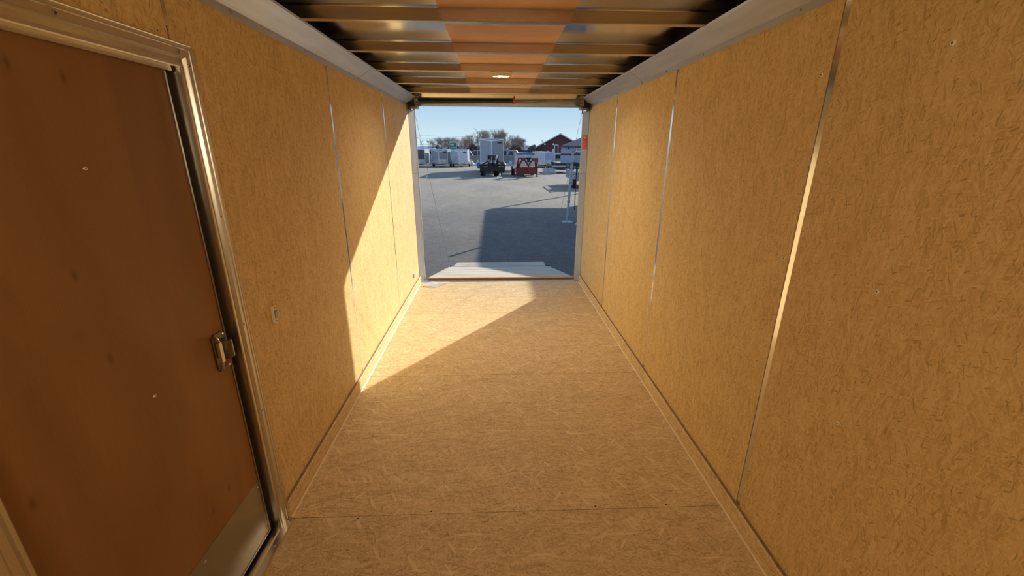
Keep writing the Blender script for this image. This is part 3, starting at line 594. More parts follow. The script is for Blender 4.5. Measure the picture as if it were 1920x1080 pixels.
# black gooseneck trailer front
def bm_at(Y): return lambda x, y: (P(x, y, Y).x, P(x, y, Y).z)
q = bm_at(35.5); bx0 = P(923, 300, 35.5).x
kt = thing('gooseneck_trailer', 'black gooseneck trailer front on landing legs before the tall grey trailer', 'trailer', (bx0, 35.5, G))
def rel(px, py): x, z = q(px, py); return x - bx0, z - G
def rb(m, x0, y0, x1, y1, d0, d1):
    a = rel(x0, y0); c = rel(x1, y1); m.box(a[0], c[0], d0, d1, c[1], a[1]); return m
m_ = MB(); rb(m_, 898, 308, 948, 311, .0, 1.75); rb(m_, 899.5, 311, 947, 321, .1, 1.7); ob('deck', m_, M_BLK, kt)
m_ = MB()
for xa in (915.5, 924, 933.5): rb(m_, xa - 1.1, 291.5, xa + 1.1, 309, -.3, -.1)
rb(m_, 914.4, 291.3, 934.6, 293.5, -.3, -.1); rb(m_, 914.4, 296.5, 921, 299, -.3, -.1); rb(m_, 914.4, 305, 934, 309, -.3, .05)
ob('neck_frame', m_, M_BLK, kt)
m_ = MB(); rb(m_, 914.5, 292, 921, 298, -.09, -.05); rb(m_, 927.5, 297, 933, 308, -.09, -.05); rb(m_, 922, 292, 928, 300, -.4, -.1); ob('neck_plate', m_, M_BLK, kt)
m_ = MB()
for s, xa, xb in ((-1, 903, 915), (1, 944, 933)):
    m_ = MB(); a = rel(xa, 309); c = rel(xb, 302.5); m_.beam((a[0], -.05, a[1]), (c[0], -.15, c[1]), .08, .09); ob('side_brace', m_, M_BLK, kt)
m_ = MB(); a = rel(917, 305); c = rel(920, 297.5); m_.beam((a[0], -.2, a[1]), (c[0], -.2, c[1]), .06, .06); a = rel(921, 303); m_.beam((a[0], -.2, a[1]), (c[0], -.2, c[1]), .05, .05)
ob('side_brace', m_, M_BLK, kt)
for xa, xb in ((907.2, 332.3), (940.3, 332.6)):
    m_ = MB(); rb(m_, xa - 1.0, 318, xa + 1.0, xb - .6, -.1, .0); a = rel(xa, xb); m_.box(a[0] - .09, a[0] + .09, -.14, .06, 0, .03); ob('landing_leg', m_, M_BLK, kt)
for xa in (905, 931): wheel(kt, rel(xa, 320)[0], 1.3, .40, .42)
m_ = MB(); a = rel(931.5, 293.5); c = rel(928.5, 306); m_.tube([(a[0], -.35, a[1]), (c[0], -.40, c[1])], .045, 8); m_.tube([(a[0] + .02, -.35, a[1] + .1), (a[0], -.35, a[1] - .1)], .08, 8); ob('lift_cylinder', m_, M_TRIM, kt, label='bright slanted metal cylinder')
m_ = MB()
for xa in (909, 913, 936, 939, 943):
    m_ = MB(); a = rel(xa, 312.3); m_.box(a[0] - .07, a[0] + .07, -.02, -.001 + .0, a[1] - .03, a[1] + .03); ob('marker_plate', m_, M_TGREY, kt)
# red gooseneck trailer front
q = bm_at(35.3); bx0 = P(988, 300, 35.3).x
rt = thing('gooseneck_trailer', 'maroon red gooseneck trailer front right of the black gooseneck trailer', 'trailer', (bx0, 35.3, G))
m_ = MB(); rb(m_, 967.8, 313.2, 1006.5, 326.5, .0, .5); rb(m_, 967, 325.5, 1000, 327.4, -.03, .02); ob('front_box', m_, M_MAROON, rt)
m_ = MB(); rb(m_, 968, 313.5, 1006, 319, .5, 5.0); ob('deck', m_, M_MAROON, rt)
m_ = MB(); rb(m_, 969.5, 295.3, 983.5, 301.8, -1.2, -.95); rb(m_, 995.5, 296, 1006.5, 301.8, -1.2, -.95); rb(m_, 983, 296.5, 996, 298.3, -1.2, -.95); ob('neck_crossbeam', m_, M_MAROON, rt)
m_ = MB()
for xa, xb in ((970.3, 970.3), (1005.3, 1004.8)):
    m_ = MB(); a = rel(xa, 301); c = rel(xb, 314); m_.beam((a[0], -1.08, a[1]), (c[0], .05, c[1]), .12, .12); ob('upright', m_, M_MAROON, rt)
for xa, xb in ((975.5, 972), (1001.5, 1004)):
    m_ = MB(); a = rel(xa, 301.5); c = rel(xb, 313.5); m_.beam((a[0], -1.08, a[1]), (c[0], .05, c[1]), .10, .10); ob('upright', m_, M_MAROON, rt)
m_ = MB()
for xa in (983, 994.5):
    a = rel(xa, 301); c = rel(989, 310); m_.beam((a[0], -1.1, a[1]), (c[0], -1.0, c[1]), .13, .10)
a = rel(989.3, 308); c = rel(989.3, 319); m_.box(a[0] - .05, a[0] + .05, -1.05, -.93, c[1], a[1]); m_.box(a[0] - .05, a[0] + .05, -.95, .0, c[1], c[1] + .1)
ob('y_brace', m_, M_MAROON, rt)
m_ = MB(); a = rel(989, 296); m_.tube([(a[0], -1.25, a[1] - .30), (a[0], -1.25, a[1] + .03)], .13, 10); m_.box(a[0] - .22, a[0] + .2, -1.4, -1.2, a[1] - .03, a[1] + .04); ob('coupler', m_, M_BLK, rt)
for xa in (965, 1007):
    m_ = MB(); rb(m_, xa - 1, 314, xa + 1, 332.3, .0, .1); a = rel(xa, 332); m_.box(a[0] - .09, a[0] + .09, -.05, .15, 0, .03); ob('landing_leg', m_, M_MAROON, rt)
for xa in (964.5, 1003): wheel(rt, rel(xa, 320)[0], 2.6, .38, .3)
m_ = MB(); a = rel(973.5, 299.3); m_.tube([(a[0], -1.24, a[1]), (a[0], -1.2, a[1])], .07, 10); ob('marker_lamp', m_, M_TRIM, rt); m_ = MB(); a = rel(964, 314); m_.box(a[0] - .1, a[0] + .12, -.1, 0, a[1] - .1, a[1] + .12); ob('marker_lamp', m_, M_TRIM, rt)

# post with rails beside the unseen carport
gp = thing('steel_post', 'galvanised steel post on a square base plate with rails, right of the ramp', 'post', (2.179, 12.578, G))
ob('base_plate', MB().box(-.15, .15, -.15, .15, 0, .012), M_GALV, gp)
m_ = MB(); m_.tube([(0, 0, .01), (.08, 0, 2.0)], .037, 12); ob('post', m_, M_GALV, gp)
m_ = MB(); m_.tube([(.08, 0, 2.0), (.08, 0, 2.03)], .047, 12); m_.box(.05, .14, -.03, .03, 2.03, 2.06); ob('post_cap', m_, M_STEEL, gp)
for z in (1.93, 1.68, 1.55, 1.40):
    m_ = MB(); m_.tube([(.0 if z > 1.6 else .02, -.02, z), (.16 if z == 1.93 else 1.0, -.02, z + .01)], .011, 8); ob('rail', m_, M_DKMETAL, gp)
m_ = MB(); m_.tube([(.22, .05, .35), (.22, .05, 1.70)], .012, 8); ob('gate_rod', m_, M_DKMETAL, gp)
for z in (.6, 1.15, 1.72):
    m_ = MB(); m_.tube([(.04 * z, 0, z - .025), (.04 * z, 0, z + .025)], .047, 12); ob('clamp_band', m_, M_STEEL, gp)
ob('wheel_chock', MB().prism([(0, 0, 0), (.22, 0, 0), (.22, 0, .05), (.05, 0, .05)], (0, .12, 0)), M_GALV, None, loc=(2.36, 12.1, G))
tag(bpy.data.objects['wheel_chock'], 'small pale metal chock on the asphalt right of the steel post', 'chock')

# unseen carport and low box trailer, added to cast the shadows on the lot
nb = thing('carport', 'steel carport with a flat roof added out of view on the right for its shadow', 'carport', (5.05, 9.5, G))
ob('roof_slab', MB().box(0, 5.4, 0, 13.0, 3.35, 3.5), M_EXT, nb); ob('fascia', MB().box(-.02, 5.42, -.02, 0, 3.25, 3.52).box(-.02, 5.42, 13.0, 13.02, 3.25, 3.52), M_STEEL, nb)
for x, y in ((.05, .1), (.06, 12.92), (5.3, .1), (5.3, 12.9), (5.3, 6.5)): ob('post', MB().box(x - .06, x + .06, y - .06, y + .06, 0, 3.35), M_STEEL, nb)
bt = thing('shade_box_trailer', 'unseen low white box trailer added under the carport for its shadow', 'trailer', (6.35, 12.0, G))
ob('body', MB().box(-.95, .95, 0, 7.5, .42, 1.75), M_EXT, bt, bevel=.03); ob('skirt', MB().box(-.9, .9, .1, 7.4, .0, .42), M_BLK, bt)
for y in (3.4, 4.2):
    for x in (-1.06, 1.06): wheel(bt, x, y, .36, .2)
# grey utility trailer peeking past the right jamb
ut = thing('utility_trailer', 'grey utility trailer with black tyre just inside the right rear jamb', 'trailer', (4.62, 24.0, G))
ob('bed', MB().box(.0, 1.8, .1, 4.0, .42, .92), M_TPEWTER, ut, bevel=.02); ob('fender', MB().box(-.22, .02, .2, 1.5, .5, .95), M_TGREY, ut, bevel=.05)
wheel(ut, -.08, .55, .33, .2); wheel(ut, -.08, 1.3, .33, .2); wheel(ut, 1.9, .9, .33, .2)
m_ = MB()
for y in (.15, 1.4, 2.6, 3.9): m_.box(.0, .05, y, y + .05, .9, 1.15)
m_.box(.0, .05, .15, 3.95, 1.12, 1.17); ob('side_rail', m_, M_BLK, ut)
m_ = MB(); m_.beam((.2, .1, .4), (.9, -1.1, .4), .07, .1); m_.beam((1.6, .1, .4), (.9, -1.1, .4), .07, .1); ob('tongue', m_, M_BLK, ut)

# survey stake, left
sk_ = thing('marker_stake', 'short white marker stake on the gravel near the left jamb', 'stake', (P(801, 330, 30).x, 29.9, G))
m_ = MB(); m_.tube([(0, 0, 0), (-.03, 0, .36)], .02, 6); ob('stake', m_, M_SIGNW, sk_); ob('stake_flag', MB().box(-.07, .05, -.005, .005, .30, .38), M_SIGNW, sk_)

# pile of metal frames and black flatbeds right
fr = thing('frame_stack', 'pile of galvanised metal frames on the gravel right of the red trailer', 'frames', (P(1030, 320, 39).x, 39, G))
random.seed(3)
for i in range(9):
    m_ = MB(); z = .05 + .05 * i; x0 = random.uniform(-.55, -.35); x1 = random.uniform(.35, .7); a = random.uniform(-.05, .05)
    m_.beam((x0, 0, z), (x1, 0, z + a), .035, .035); m_.beam((x0, 1.0, z), (x1, 1.0, z + a), .035, .035); m_.beam((x0, 0, z), (x0, 1.0, z), .035, .035); m_.beam((x1, 0, z + a), (x1, 1.0, z + a), .035, .035)
    if i > 6: m_.beam((x0 + .2, .5, z), (x0 + .2, .5, z + .2), .04, .04); m_.beam((x1 - .3, .2, z), (x1 - .3, .2, z + .2), .04, .04)
    ob('metal_frame', m_, M_TGREY if i % 2 else M_GALV, fr)
def flatbed(label, x, y, z0, w, ln, mm, n):
    f = thing('flatbed_trailer', label, 'trailer', (x, y, G + z0))
    ob('deck', MB().box(-w / 2, w / 2, 0, ln, .42, .56), mm, f)
    for s in (-1, 1):
        m_ = MB().box(s * w / 2 - .04, s * w / 2 + .04, 0, ln, .50, .78); ob('side_rail', m_, mm, f)
        wheel(f, s * (w / 2 + .12), ln * .5, .3, .18)
    ob('tongue', MB().beam((-w * .3, 0, .45), (0, -1.0, .45), .06, .1).beam((w * .3, 0, .45), (0, -1.0, .45), .06, .1), mm, f)
    ob('cross_bar', MB().box(-w / 2, w / 2, -.03, .03, .56, .70), M_GALV if n else mm, f); return f
flatbed('low black flatbed trailer behind the steel post', P(1055, 320, 41).x, 41, 0, 2.0, 4.0, M_BLK, 1)
flatbed('wide black flatbed trailer parked against the pale building', P(1064, 315, 49).x, 49, .0, 2.6, 4.5, M_BLK, 0)
# chain link fence
fn = thing('chain_link_fence', 'long grey slatted chain link fence behind the parked trailers', 'fence', (-6, 63, G))
L_, R_ = P(770, 300, 63).x + 6, P(1010, 300, 63).x + 6
ob('fence_fabric', MB().box(L_, R_, -.01, .01, .05, 1.32), M_FENCE, fn)
ob('top_rail', MB().tube([(L_, 0, 1.34), (R_, 0, 1.34)], .03, 6), M_GALV, fn)
x = L_
while x < R_:
    ob('fence_post', MB().tube([(x, -.05, 0), (x, -.05, 1.4)], .035, 6), M_GALV, fn); x += 2.6
def tarp(px, py, wpx, hpx, Y, lb, seed):
    rnd = random.Random(seed); c_ = P(px, py, Y); k = Y / 800; w, h = wpx * k, hpx * k
    m = MB(); nx2, nz2 = 10, 6; vs = []
    for i in range(nx2 + 1):
        for j in range(nz2 + 1):
            u, v = i / nx2, j / nz2; vs.append(((u - .5) * w, -.12 - .5 * (1 - v) + rnd.uniform(-.08, .08), v * h * (0.65 + .35 * math.sin(u * 7 + seed)) ))
    f_ = [(i * (nz2 + 1) + j, (i + 1) * (nz2 + 1) + j, (i + 1) * (nz2 + 1) + j + 1, i * (nz2 + 1) + j + 1) for i in range(nx2) for j in range(nz2)]
    n0 = len(vs); m.add(vs + [(a, b + .03, c) for a, b, c in vs], f_ + [tuple(reversed([q_ + n0 for q_ in ff])) for ff in f_])
    o = ob('tarp', m, M_TARP, loc=(c_.x, Y, G + .02)); tag(o, lb, 'tarp')
tarp(890, 305, 15, 11, 60, 'crumpled pale tarp heaped at the fence left of the tall grey trailer', 1)
tarp(952, 305, 16, 10, 60, 'crumpled pale tarp at the fence between black and red trailers', 2)
tarp(803, 305, 9, 10, 61.5, 'grey white tarp at the fence left of the silver trailer', 5)

# vehicles behind the fence, side on
def car(name, label, px, Y, ln, h, mm, van=False, z=0.0):
    t = thing(name, label, 'car', (P(px, 300, Y).x, Y, G + z)); hl = ln / 2
    if van: body = [(-hl, .35), (hl, .35), (hl, 1.0), (hl * .86, 1.12), (hl * .62, h), (-hl * .95, h), (-hl, h * .8)]
    else: body = [(-hl, .35), (hl, .35), (hl, .85), (hl * .55, .98), (hl * .25, h), (-hl * .55, h), (-hl * .85, .98), (-hl, .9)]
    m_ = MB(); m_.prism([(x, -.9, z_) for x, z_ in body], (0, 1.8, 0)); ob('body', m_, mm, t, bevel=.04)
    if van: wins = [[(-hl * .85, 1.05), (-.1, 1.05), (-.1, h - .15), (-hl * .85, h - .15)], [(.1, 1.05), (hl * .72, 1.05), (hl * .56, h - .15), (.1, h - .15)]]
    else: wins = [[(-hl * .7, 1.0), (-.1, 1.0), (-.1, h - .1), (-hl * .5, h - .1)], [(0, 1.0), (hl * .42, 1.0), (hl * .2, h - .1), (0, h - .1)]]
    for wq in wins: m_ = MB(); m_.prism([(x, -.915, z_) for x, z_ in wq], (0, .02, 0)); ob('window', m_, M_GLASS, t)
    for x in (-hl * .6, hl * .6):
        for y in (-.85, .85):
            m_ = MB(); m_.tube([(x, y - .1, .34), (x, y + .1, .34)], .34, 14); w_o = ob('wheel', m_, M_TIRE, t); m_ = MB(); m_.tube([(x, y - .106, .34), (x, y + .106, .34)], .18, 10); ob('hub', m_, M_TGREY, w_o)
    return t
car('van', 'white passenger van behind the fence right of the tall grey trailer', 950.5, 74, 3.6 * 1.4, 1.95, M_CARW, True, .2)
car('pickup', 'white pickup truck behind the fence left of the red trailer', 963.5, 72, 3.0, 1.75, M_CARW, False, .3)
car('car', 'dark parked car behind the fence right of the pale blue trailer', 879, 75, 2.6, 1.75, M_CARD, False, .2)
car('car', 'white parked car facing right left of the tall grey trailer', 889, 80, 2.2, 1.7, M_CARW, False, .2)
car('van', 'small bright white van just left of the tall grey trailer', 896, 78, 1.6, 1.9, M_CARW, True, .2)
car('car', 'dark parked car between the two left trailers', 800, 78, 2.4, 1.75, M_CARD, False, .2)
hu = thing('shed', 'small dark shed with pale roof behind the fence left of the silver trailer', 'shed', (P(806, 290, 81).x, 81, G))
ob('shed_wall', MB().box(-.75, .75, 0, 1.6, 0, 2.2), M_WOOD, hu); ob('shed_roof', MB().box(-.95, .95, -.25, 1.8, 2.2, 2.35), M_TRIM, hu); ob('shed_window', MB().box(-.4, .4, -.03, 0, 1.2, 1.8), M_GLASS, hu)
lb_ = thing('long_building', 'long low pale building with white roof behind the van', 'building', (P(964, 290, 79).x, 79, G))
ob('building_wall', MB().box(-2.2, 2.3, 0, 5, 0, 1.72), M_BWALL, lb_); ob('building_roof', MB().prism([(-2.35, -.2, 1.72), (2.5, -.2, 1.6), (2.5, -.2, 1.72), (-2.35, -.2, 1.86)], (0, 5.4, 0)), M_TRIM, lb_)
for x in (-1.9, -.4, 1.2): ob('building_window', MB().box(x - .25, x + .25, -.05, 0, .8, 1.4), M_GLASS, lb_)

# red barn
Yb = 95.0
def pb(px, py): v = P(px, py, Yb); return v.x, v.z
ax, az = pb(1051, 252.5); lx, lz = pb(984, 289); rx = ax + (ax - lx); 
bn = thing('barn', 'dark red gabled barn with white roof edges at the right', 'barn', (ax, Yb, G), -math.atan2(ax, Yb))
lx -= ax; az -= G; lz -= G
wl_ = lz if lz > .5 else .5
ob('barn_wall', MB().prism([(lx, 0, 0), (-lx, 0, 0), (-lx, 0, wl_), (0, 0, az), (lx, 0, wl_)], (0, 18, 0)), M_BARN, bn)
m_ = MB(); 
for s in (-1, 1): 
    m_ = MB(); m_.prism([(s * -lx * 1.05, -.45, wl_ - .12), (0, -.45, az + .06), (0, -.45, az + .30), (s * -lx * 1.05, -.45, wl_ + .12)], (0, 19, 0)); ob('roof_slope', m_, M_ROOFG, bn)
    m_ = MB(); m_.beam((s * -lx * 1.05, -.5, wl_ + .0), (0, -.5, az + .18), .12, .20); ob('rake_board', m_, M_BTRIM, bn)
for px, py in ((1021.8, 270.2), (1037.5, 270.5), (1027.5, 284.3)):
    x, z = pb(px, py); m_ = MB(); m_.tube([(x - ax, -.25, z - G), (x - ax, .0, z - G)], .20, 10, .12); ob('wall_lamp', m_, M_LAMP, bn)
x0, zt = pb(1039.8, 271); x1, zb = pb(1046.8, 287.5); x0 -= ax; x1 -= ax; zt -= G; zb -= G; w = .16
ob('loft_door_frame', MB().box(x0, x0 + w, -.1, 0, zb, zt).box(x1 - w, x1, -.1, 0, zb, zt).box(x0, x1, -.1, 0, zt - w, zt), M_BTRIM, bn)
x0, zt = pb(1039.5, 286.8); x1, _z = pb(1056, 310); x0 -= ax; x1 -= ax; zt -= G
pc = ob('porch_wall', MB().box(x0, x1, -3, -.05, 0, zt - .25), M_CONC, bn); ob('porch_beam', MB().box(x0 - .1, x1, -3.1, -.05, zt - .25, zt).box(x0 - .1, x0 + .2, -3.1, -3.0, 0, zt - .25), M_BTRIM, bn)
xa, za = pb(1042.2, 288.8); xb, zb = pb(1050.5, 296.5); ob('porch_window', MB().box(xa - ax, xb - ax, -3.06, -3.0, zb - G, za - G), M_GLASS, bn)
x0, _ = pb(1034.5, 300); x1, _ = pb(1038.5, 300); ob('pale_door', MB().box(x0 - ax, x1 - ax, -.4, -.05, 0, 2.4), M_BTRIM, bn)

# white building with grey hip roof, brown bands and a sign
Yw = 60.0
x0, z0 = P(1052.2, 274.5, Yw).x, P(1052.2, 274.5, Yw).z - G
wbd = thing('office_building', 'pale building with grey hip roof and brown bands beside the right jamb', 'building', (x0, Yw, G), -math.atan2(x0 + 2, Yw))
ob('building_wall', MB().box(0, 14, 0, 10, 0, z0), M_BWALL, wbd)
ob('hip_roof', MB().add([(-.25, -.3, z0), (14.3, -.3, z0), (14.3, 10.3, z0), (-.25, 10.3, z0), (4.6, 4.8, z0 + 2.0), (10, 4.8, z0 + 2.0)], [(0, 1, 5, 4), (1, 2, 5), (2, 3, 4, 5), (3, 0, 4), (3, 2, 1, 0)]), M_ROOFG, wbd)
ob('fascia', MB().box(-.28, 14.3, -.36, -.3, z0 - .12, z0 + .10), M_BAND, wbd)
zb = P(1052, 289.3, Yw).z - G; ob('wall_band', MB().box(-.02, 14, -.04, 0, zb - .10, zb + .10), M_BAND, wbd)
sx0, sz1 = P(1077.5, 276.5, Yw).x - x0, P(1077.5, 278.2, Yw).z - G; sx1, sz0 = P(1089.5, 276.5, Yw).x - x0, P(1077.5, 287.2, Yw).z - G
sb = ob('sign_board', MB().box(sx0, sx1, -.12, -.04, sz0, sz1), M_BTRIM, wbd); ob('sign_top_band', MB().box(sx0, sx1 + 2, -.12, -.0, sz1, sz1 + .16), M_BAND, wbd)
random.seed(11)
for row, n3 in ((0, 5), (1, 6)):
    for i in range(n3):
        u = sx0 + .05 + i * (sx1 - sx0 - .1) / n3; ww = (sx1 - sx0) / n3 * .62; zt = sz1 - .07 - row * .36; m_ = MB()
        if row == 0 and i == 1: continue
        m_.box(u, u + ww * .35, -.14, -.12, zt - .24, zt)
        if random.random() > .3: m_.box(u, u + ww, -.14, -.12, zt - .07, zt)
        if random.random() > .4: m_.box(u + ww * .6, u + ww, -.14, -.12, zt - .24, zt - .05)
        if random.random() > .5: m_.box(u, u + ww, -.14, -.12, zt - .16, zt - .10)
        ob('sign_letter', m_, M_PURPLE, sb)
x1, z1 = P(1066, 276.5, Yw).x - x0, P(1066, 276.5, Yw).z - G; m_ = MB(); m_.tube([(x1, -.35, z1 - .1), (x1, -.1, z1)], .12, 8, .07); ob('flood_lamp', m_, M_DKMETAL, wbd)
ob('bay_door', MB().box(P(1073.5, 295, Yw).x - x0, 6.5, -.03, 0, 0.6, P(1073, 292, Yw).z - G), M_TGREY, wbd)
xg, zg = P(1055, 309, Yw).x - x0, P(1055, 309, Yw).z - G; ob('dark_bay', MB().box(xg, 9, -.05, 0, 0, zg), M_BLK, wbd)

# green highway sign
a = P(843, 268, 85); c_ = P(856.3, 283.5, 85)
gs = thing('highway_sign', 'green highway sign with white shields among the bare trees', 'sign', ((a.x + c_.x) / 2, 85, G))
hw_ = (c_.x - a.x) / 2; zt, zb = a.z - G, c_.z - G - .3
pnl = ob('sign_panel', MB().box(-hw_, hw_, -.04, 0, zb, zt), M_GREEN, gs)
for x in (-hw_ * .7, hw_ * .7): ob('sign_post', MB().box(x - .06, x + .06, 0, .08, 0, zt), M_GALV, gs)
def shield(cx, cz, s):
    m_ = MB(); pts = [(-.5, .5), (.5, .5), (.55, 0), (.3, -.4), (0, -.6), (-.3, -.4), (-.55, 0)]; m_.prism([(cx + x * s, -.06, cz + z * s) for x, z in pts], (0, .02, 0)); return m_
H_ = zt - zb
ob('shield_mark', shield(-hw_ * .62, zt - H_ * .18, .22), M_SIGNW, pnl); ob('shield_mark', shield(-hw_ * .08, zt - H_ * .20, .32), M_SIGNW, pnl)
ob('text_bar', MB().box(-hw_ * .7, hw_ * .75, -.055, -.04, zt - H_ * .50, zt - H_ * .43), M_SIGNW, pnl)
ob('text_bar', MB().box(-hw_ * .1, hw_ * .35, -.055, -.04, zt - H_ * .72, zt - H_ * .65), M_SIGNW, pnl)
ob('shield_mark', shield(-hw_ * .62, zt - H_ * .74, .32), M_SIGNW, pnl)
m_ = MB(); m_.prism([(hw_ * .45, -.06, zt - H_ * .82), (hw_ * .8, -.06, zt - H_ * .74), (hw_ * .45, -.06, zt - H_ * .66)], (0, .02, 0)); ob('arrow_mark', m_, M_SIGNW, pnl)
ob('sign_border', MB().box(-hw_ - .03, hw_ + .03, -.05, .0, zt, zt + .05).box(-hw_ - .05, -hw_, -.05, 0, zb, zt).box(hw_, hw_ + .05, -.05, 0, zb, zt), M_SIGNW, pnl)

# street lamp with long arm, utility poles and wires
a = P(888, 241.5, 86); b0 = P(893, 244, 86); c_ = P(902, 251.5, 86)
lm = thing('street_lamp', 'street lamp with a long curved arm rising above the bare trees', 'street lamp', (c_.x, 86, G))
f3 = lambda p: (p.x - c_.x, 0, p.z - G)
m_ = MB(); m_.tube([(0, 0, 0), f3(c_)], .09, 8, .06); ob('pole', m_, M_GALV, lm)
m_ = MB(); m_.tube([f3(c_), f3(P(897, 247.5, 86)), f3(b0), f3(P(890.5, 242, 86))], .05, 6, .035); ob('arm', m_, M_GALV, lm)
m_ = MB(); v = f3(a); m_.box(v[0] - .05, v[0] + .32, -.1, .1, v[2] - .06, v[2] + .03); ob('lamp_head', m_, M_STEEL, lm)
for i, (px, pt, Y, lb, r_, arm) in enumerate(((780.5, 256, 120, 'thin dark utility pole nearest the left jamb', .07, 1.2), (788.3, 262, 110, 'dark pole with short side arm behind the far left trailer', .09, 0), (802.3, 263, 100, 'pale pole with a crossbar left of the silver trailer', .09, .5), (1017, 262, 118, 'thin lamp pole at the right end of the bare trees', .06, .6), (792.8, 268, 130, 'thin leaning pole between the far left trailer and the shed', .05, .8))):
    v = P(px, pt, Y); t = thing('utility_pole', lb, 'pole', (v.x, Y, G)); m_ = MB(); m_.tube([(0, 0, 0), (0, 0, v.z - G)], r_, 6, r_ * .7); ob('pole', m_, M_TRIM if i == 2 else M_DKMETAL, t)
    if arm: ob('crossarm', MB().box(-arm / 2, arm / 2, -.05, .05, v.z - G - .35, v.z - G - .25), M_DKMETAL, t)
    else:
        m_ = MB(); m_.tube([(0, 0, v.z - G - .9), (.5, 0, v.z - G - .2), (.75, 0, v.z - G - .15)], .05, 6); ob('side_arm', m_, M_DKMETAL, t)
pl_a = P(757, 250, 152); pl_b = P(884, 255, 152)
pw = thing('power_line', 'two wooden poles carrying thin overhead wires across the sky at the left', 'power line', (pl_a.x, 152, G))
for v in (pl_a, pl_b): ob('pole', MB().tube([(v.x - pl_a.x, 0, 0), (v.x - pl_a.x, 0, v.z - G + .1)], .13, 8, .10), M_WOOD, pw); ob('crossarm', MB().box(v.x - pl_a.x - .6, v.x - pl_a.x + .6, -.06, .06, v.z - G - .3, v.z - G - .18), M_WOOD, pw)
for y0, y1 in ((252.5, 256.5), (259.5, 258), (270.8, 270.8)):
    a = P(757, y0, 152); c_ = P(884, y1, 152); q0 = Vector((0, 0, a.z - G)); q1 = Vector((c_.x - a.x, 0, c_.z - G)); pts = []
    for i in range(9): u = i / 8; p = q0.lerp(q1, u); p.z -= .25 * u * (1 - u) * 4 * .5; pts.append(p)
    ob('overhead_wire', MB().tube(pts, .022, 5), M_DKMETAL, pw)

# hills
hl_ = MB(); pts = []; rnd = random.Random(5)
for i in range(41):
    x = -3600 + i * 180; pts.append((x, 0, 30 + 9 * math.sin(i * .7) + 5 * math.sin(i * 1.9 + 1)))
hl_.prism([(-3600, 0, -20)] + [(p[0], 0, p[2]) for p in pts] + [(3600, 0, -20)], (0, 400, 0))
o = ob('hills', hl_, M_HILL, loc=(0, 3400, 0)); o['kind'] = 'structure'; o['label'] = 'low hazy blue hills on the horizon'

# trees
def tree_mesh(seed, h, spread, levels=5, upright=.6, r0=.16, thick=1.0):
    rnd = random.Random(seed); b = MB()
    def grow(p, d, ln, r, lv):
        q = p + d * ln; mid = p + d * ln * .5 + Vector((rnd.uniform(-1, 1), rnd.uniform(-1, 1), 0)) * ln * .05
        b.tube([p, mid, q], r, 4 if lv < 2 else 3, r * .6, cap=False)
        if lv >= levels: return
        for i in range(rnd.choice((2, 3, 3, 4)) if lv else 4):
            a = rnd.uniform(0, 2 * math.pi); s = spread * rnd.uniform(.5, 1.2); nd = (d + Vector((math.cos(a) * s, math.sin(a) * s, upright * .4 * rnd.uniform(.2, 1)))).normalized()
            grow(p + d * ln * rnd.uniform(.55, 1), nd, ln * rnd.uniform(.62, .84), r * .58, lv + 1)
    grow(Vector((0, 0, 0)), Vector((rnd.uniform(-.06, .06), 0, 1)).normalized(), h * .30, r0, 0)
    zmax = max(v[2] for v in b.v); k = h / zmax; b.v = [(x * k, y * k, z * k) for x, y, z in b.v]
    me = bpy.data.meshes.new('crown'); me.from_pydata(b.v, [], b.f); me.update(); return me
def put_trees(meshes, lst, name, label, group, m):
    for i, (px, py, Y) in enumerate(lst):
        v = P(px, py, Y); h = v.z - G; me = meshes[i % len(meshes)]
        o = bpy.data.objects.new(name, me); COL.objects.link(o)
        if not me.materials: me.materials.append(m)
        s = h / 6.0; o.location = (v.x, Y, G); o.scale = (s * (1.4 if 'cottonwood' in name else 1.15), s, s); o.rotation_euler = (0, 0, i * 1.7); tag(o, label, 'tree', group)
ROWS = (92, 112, 132, 102, 122, 142)
tall = [tree_mesh(20 + i, 6.0, .42, 6, .75, .11) for i in range(4)]
put_trees(tall, [(px, py - 3, ROWS[i % 6]) for i, (px, py) in enumerate(((868, 258), (880, 255), (888, 252), (896, 248), (905, 246), (913, 243), (920, 245.5), (927, 242), (935, 242.5), (943, 248), (951, 249), (959, 253), (968, 257), (978, 260)))], 'bare_cottonwood', 'tall pale bare cottonwood in the row rising behind the tall grey trailer', 'row of tall bare cottonwoods', M_BARK2)
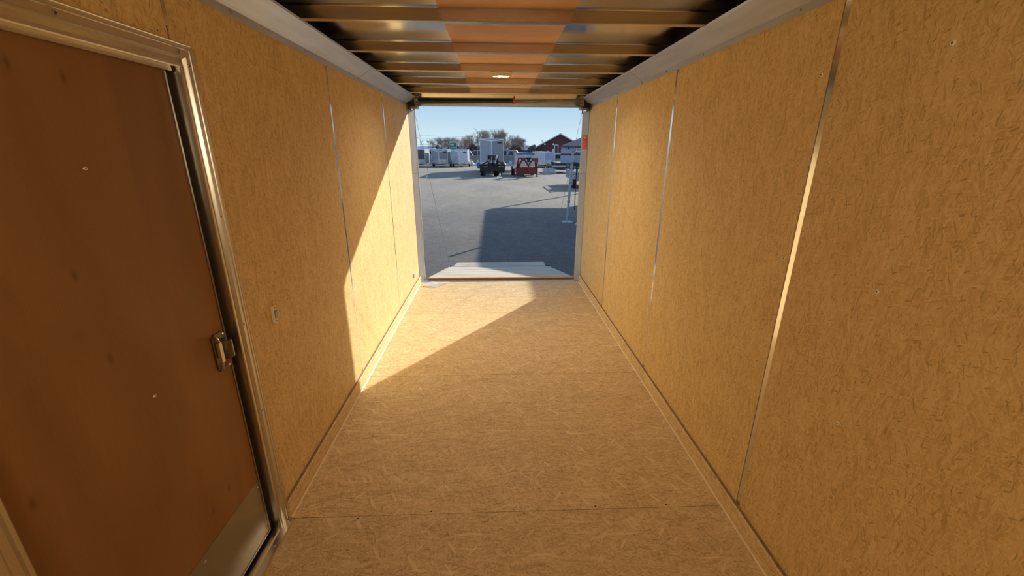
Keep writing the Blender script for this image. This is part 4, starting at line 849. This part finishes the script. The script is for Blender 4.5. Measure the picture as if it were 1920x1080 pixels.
bushy = [tree_mesh(50 + i, 6.0, .80, 7, .25, .10) for i in range(3)]
put_trees(bushy, [(px, py - 2, ROWS[i % 6]) for i, (px, py) in enumerate(((813, 263), (819, 256), (827, 257), (834, 256), (841, 258), (848, 257)))], 'bare_elm', 'broad bushy bare tree left of the green road sign', 'bushy bare trees left of the green sign', M_BARK)
put_trees(bushy[1:] + bushy[:1], [(px, py - 2, ROWS[i % 6] + 5) for i, (px, py) in enumerate(((853, 263), (862, 261), (870, 262), (877, 263), (886, 261), (894, 264), (902, 263), (946, 263), (955, 259), (964, 260), (973, 258), (981, 260)))], 'bare_elm', 'low brown bare tree standing right of the green road sign', 'low brown bare trees right of the green sign', M_BARK)
put_trees(tall, [(1073, 262, 128), (1086, 261, 140)], 'bare_cottonwood', 'thin bare tree top behind the grey hip roof', 'bare trees behind the hip roof', M_BARK2)
# dark brush line along the road
def brush(px0, px1, py, Y, label, m, seed, n=260):
    rnd = random.Random(seed); a = P(px0, py, Y); c_ = P(px1, py, Y); w = c_.x - a.x; h = a.z - G; b = MB()
    for i in range(n):
        x = rnd.uniform(0, w); y = rnd.uniform(-1, 1); r = rnd.uniform(.10, .26) * h * .5; z = rnd.uniform(.05, max(.1, h - r)) * (0.8 + .2 * math.sin(x * 1.7 + seed))
        vs = []
        for k in range(8):
            t = rnd.uniform(0, 6.28); u = rnd.uniform(-1, 1); s = math.sqrt(1 - u * u); vs.append((x + r * s * math.cos(t), y + r * s * math.sin(t), max(0, z + r * u)))
        b.add(vs, [(0, 1, 2), (2, 3, 4), (4, 5, 6), (6, 7, 0), (1, 3, 5), (0, 4, 7), (2, 5, 7)])
    o = ob('brush', b, m, loc=(a.x, Y, G)); tag(o, label, 'brush', kind='stuff')
brush(772, 812, 277, 88, 'dark evergreen brush under the hills at the left', M_HEDGE, 1)
brush(818, 900, 268, 88, 'brown brush beneath the bare trees left of the tall trailer', M_BRUSH, 2, 1500)
brush(940, 1003, 269, 88, 'brown brush beneath the bare trees right of the tall trailer', M_BRUSH, 3, 1300)
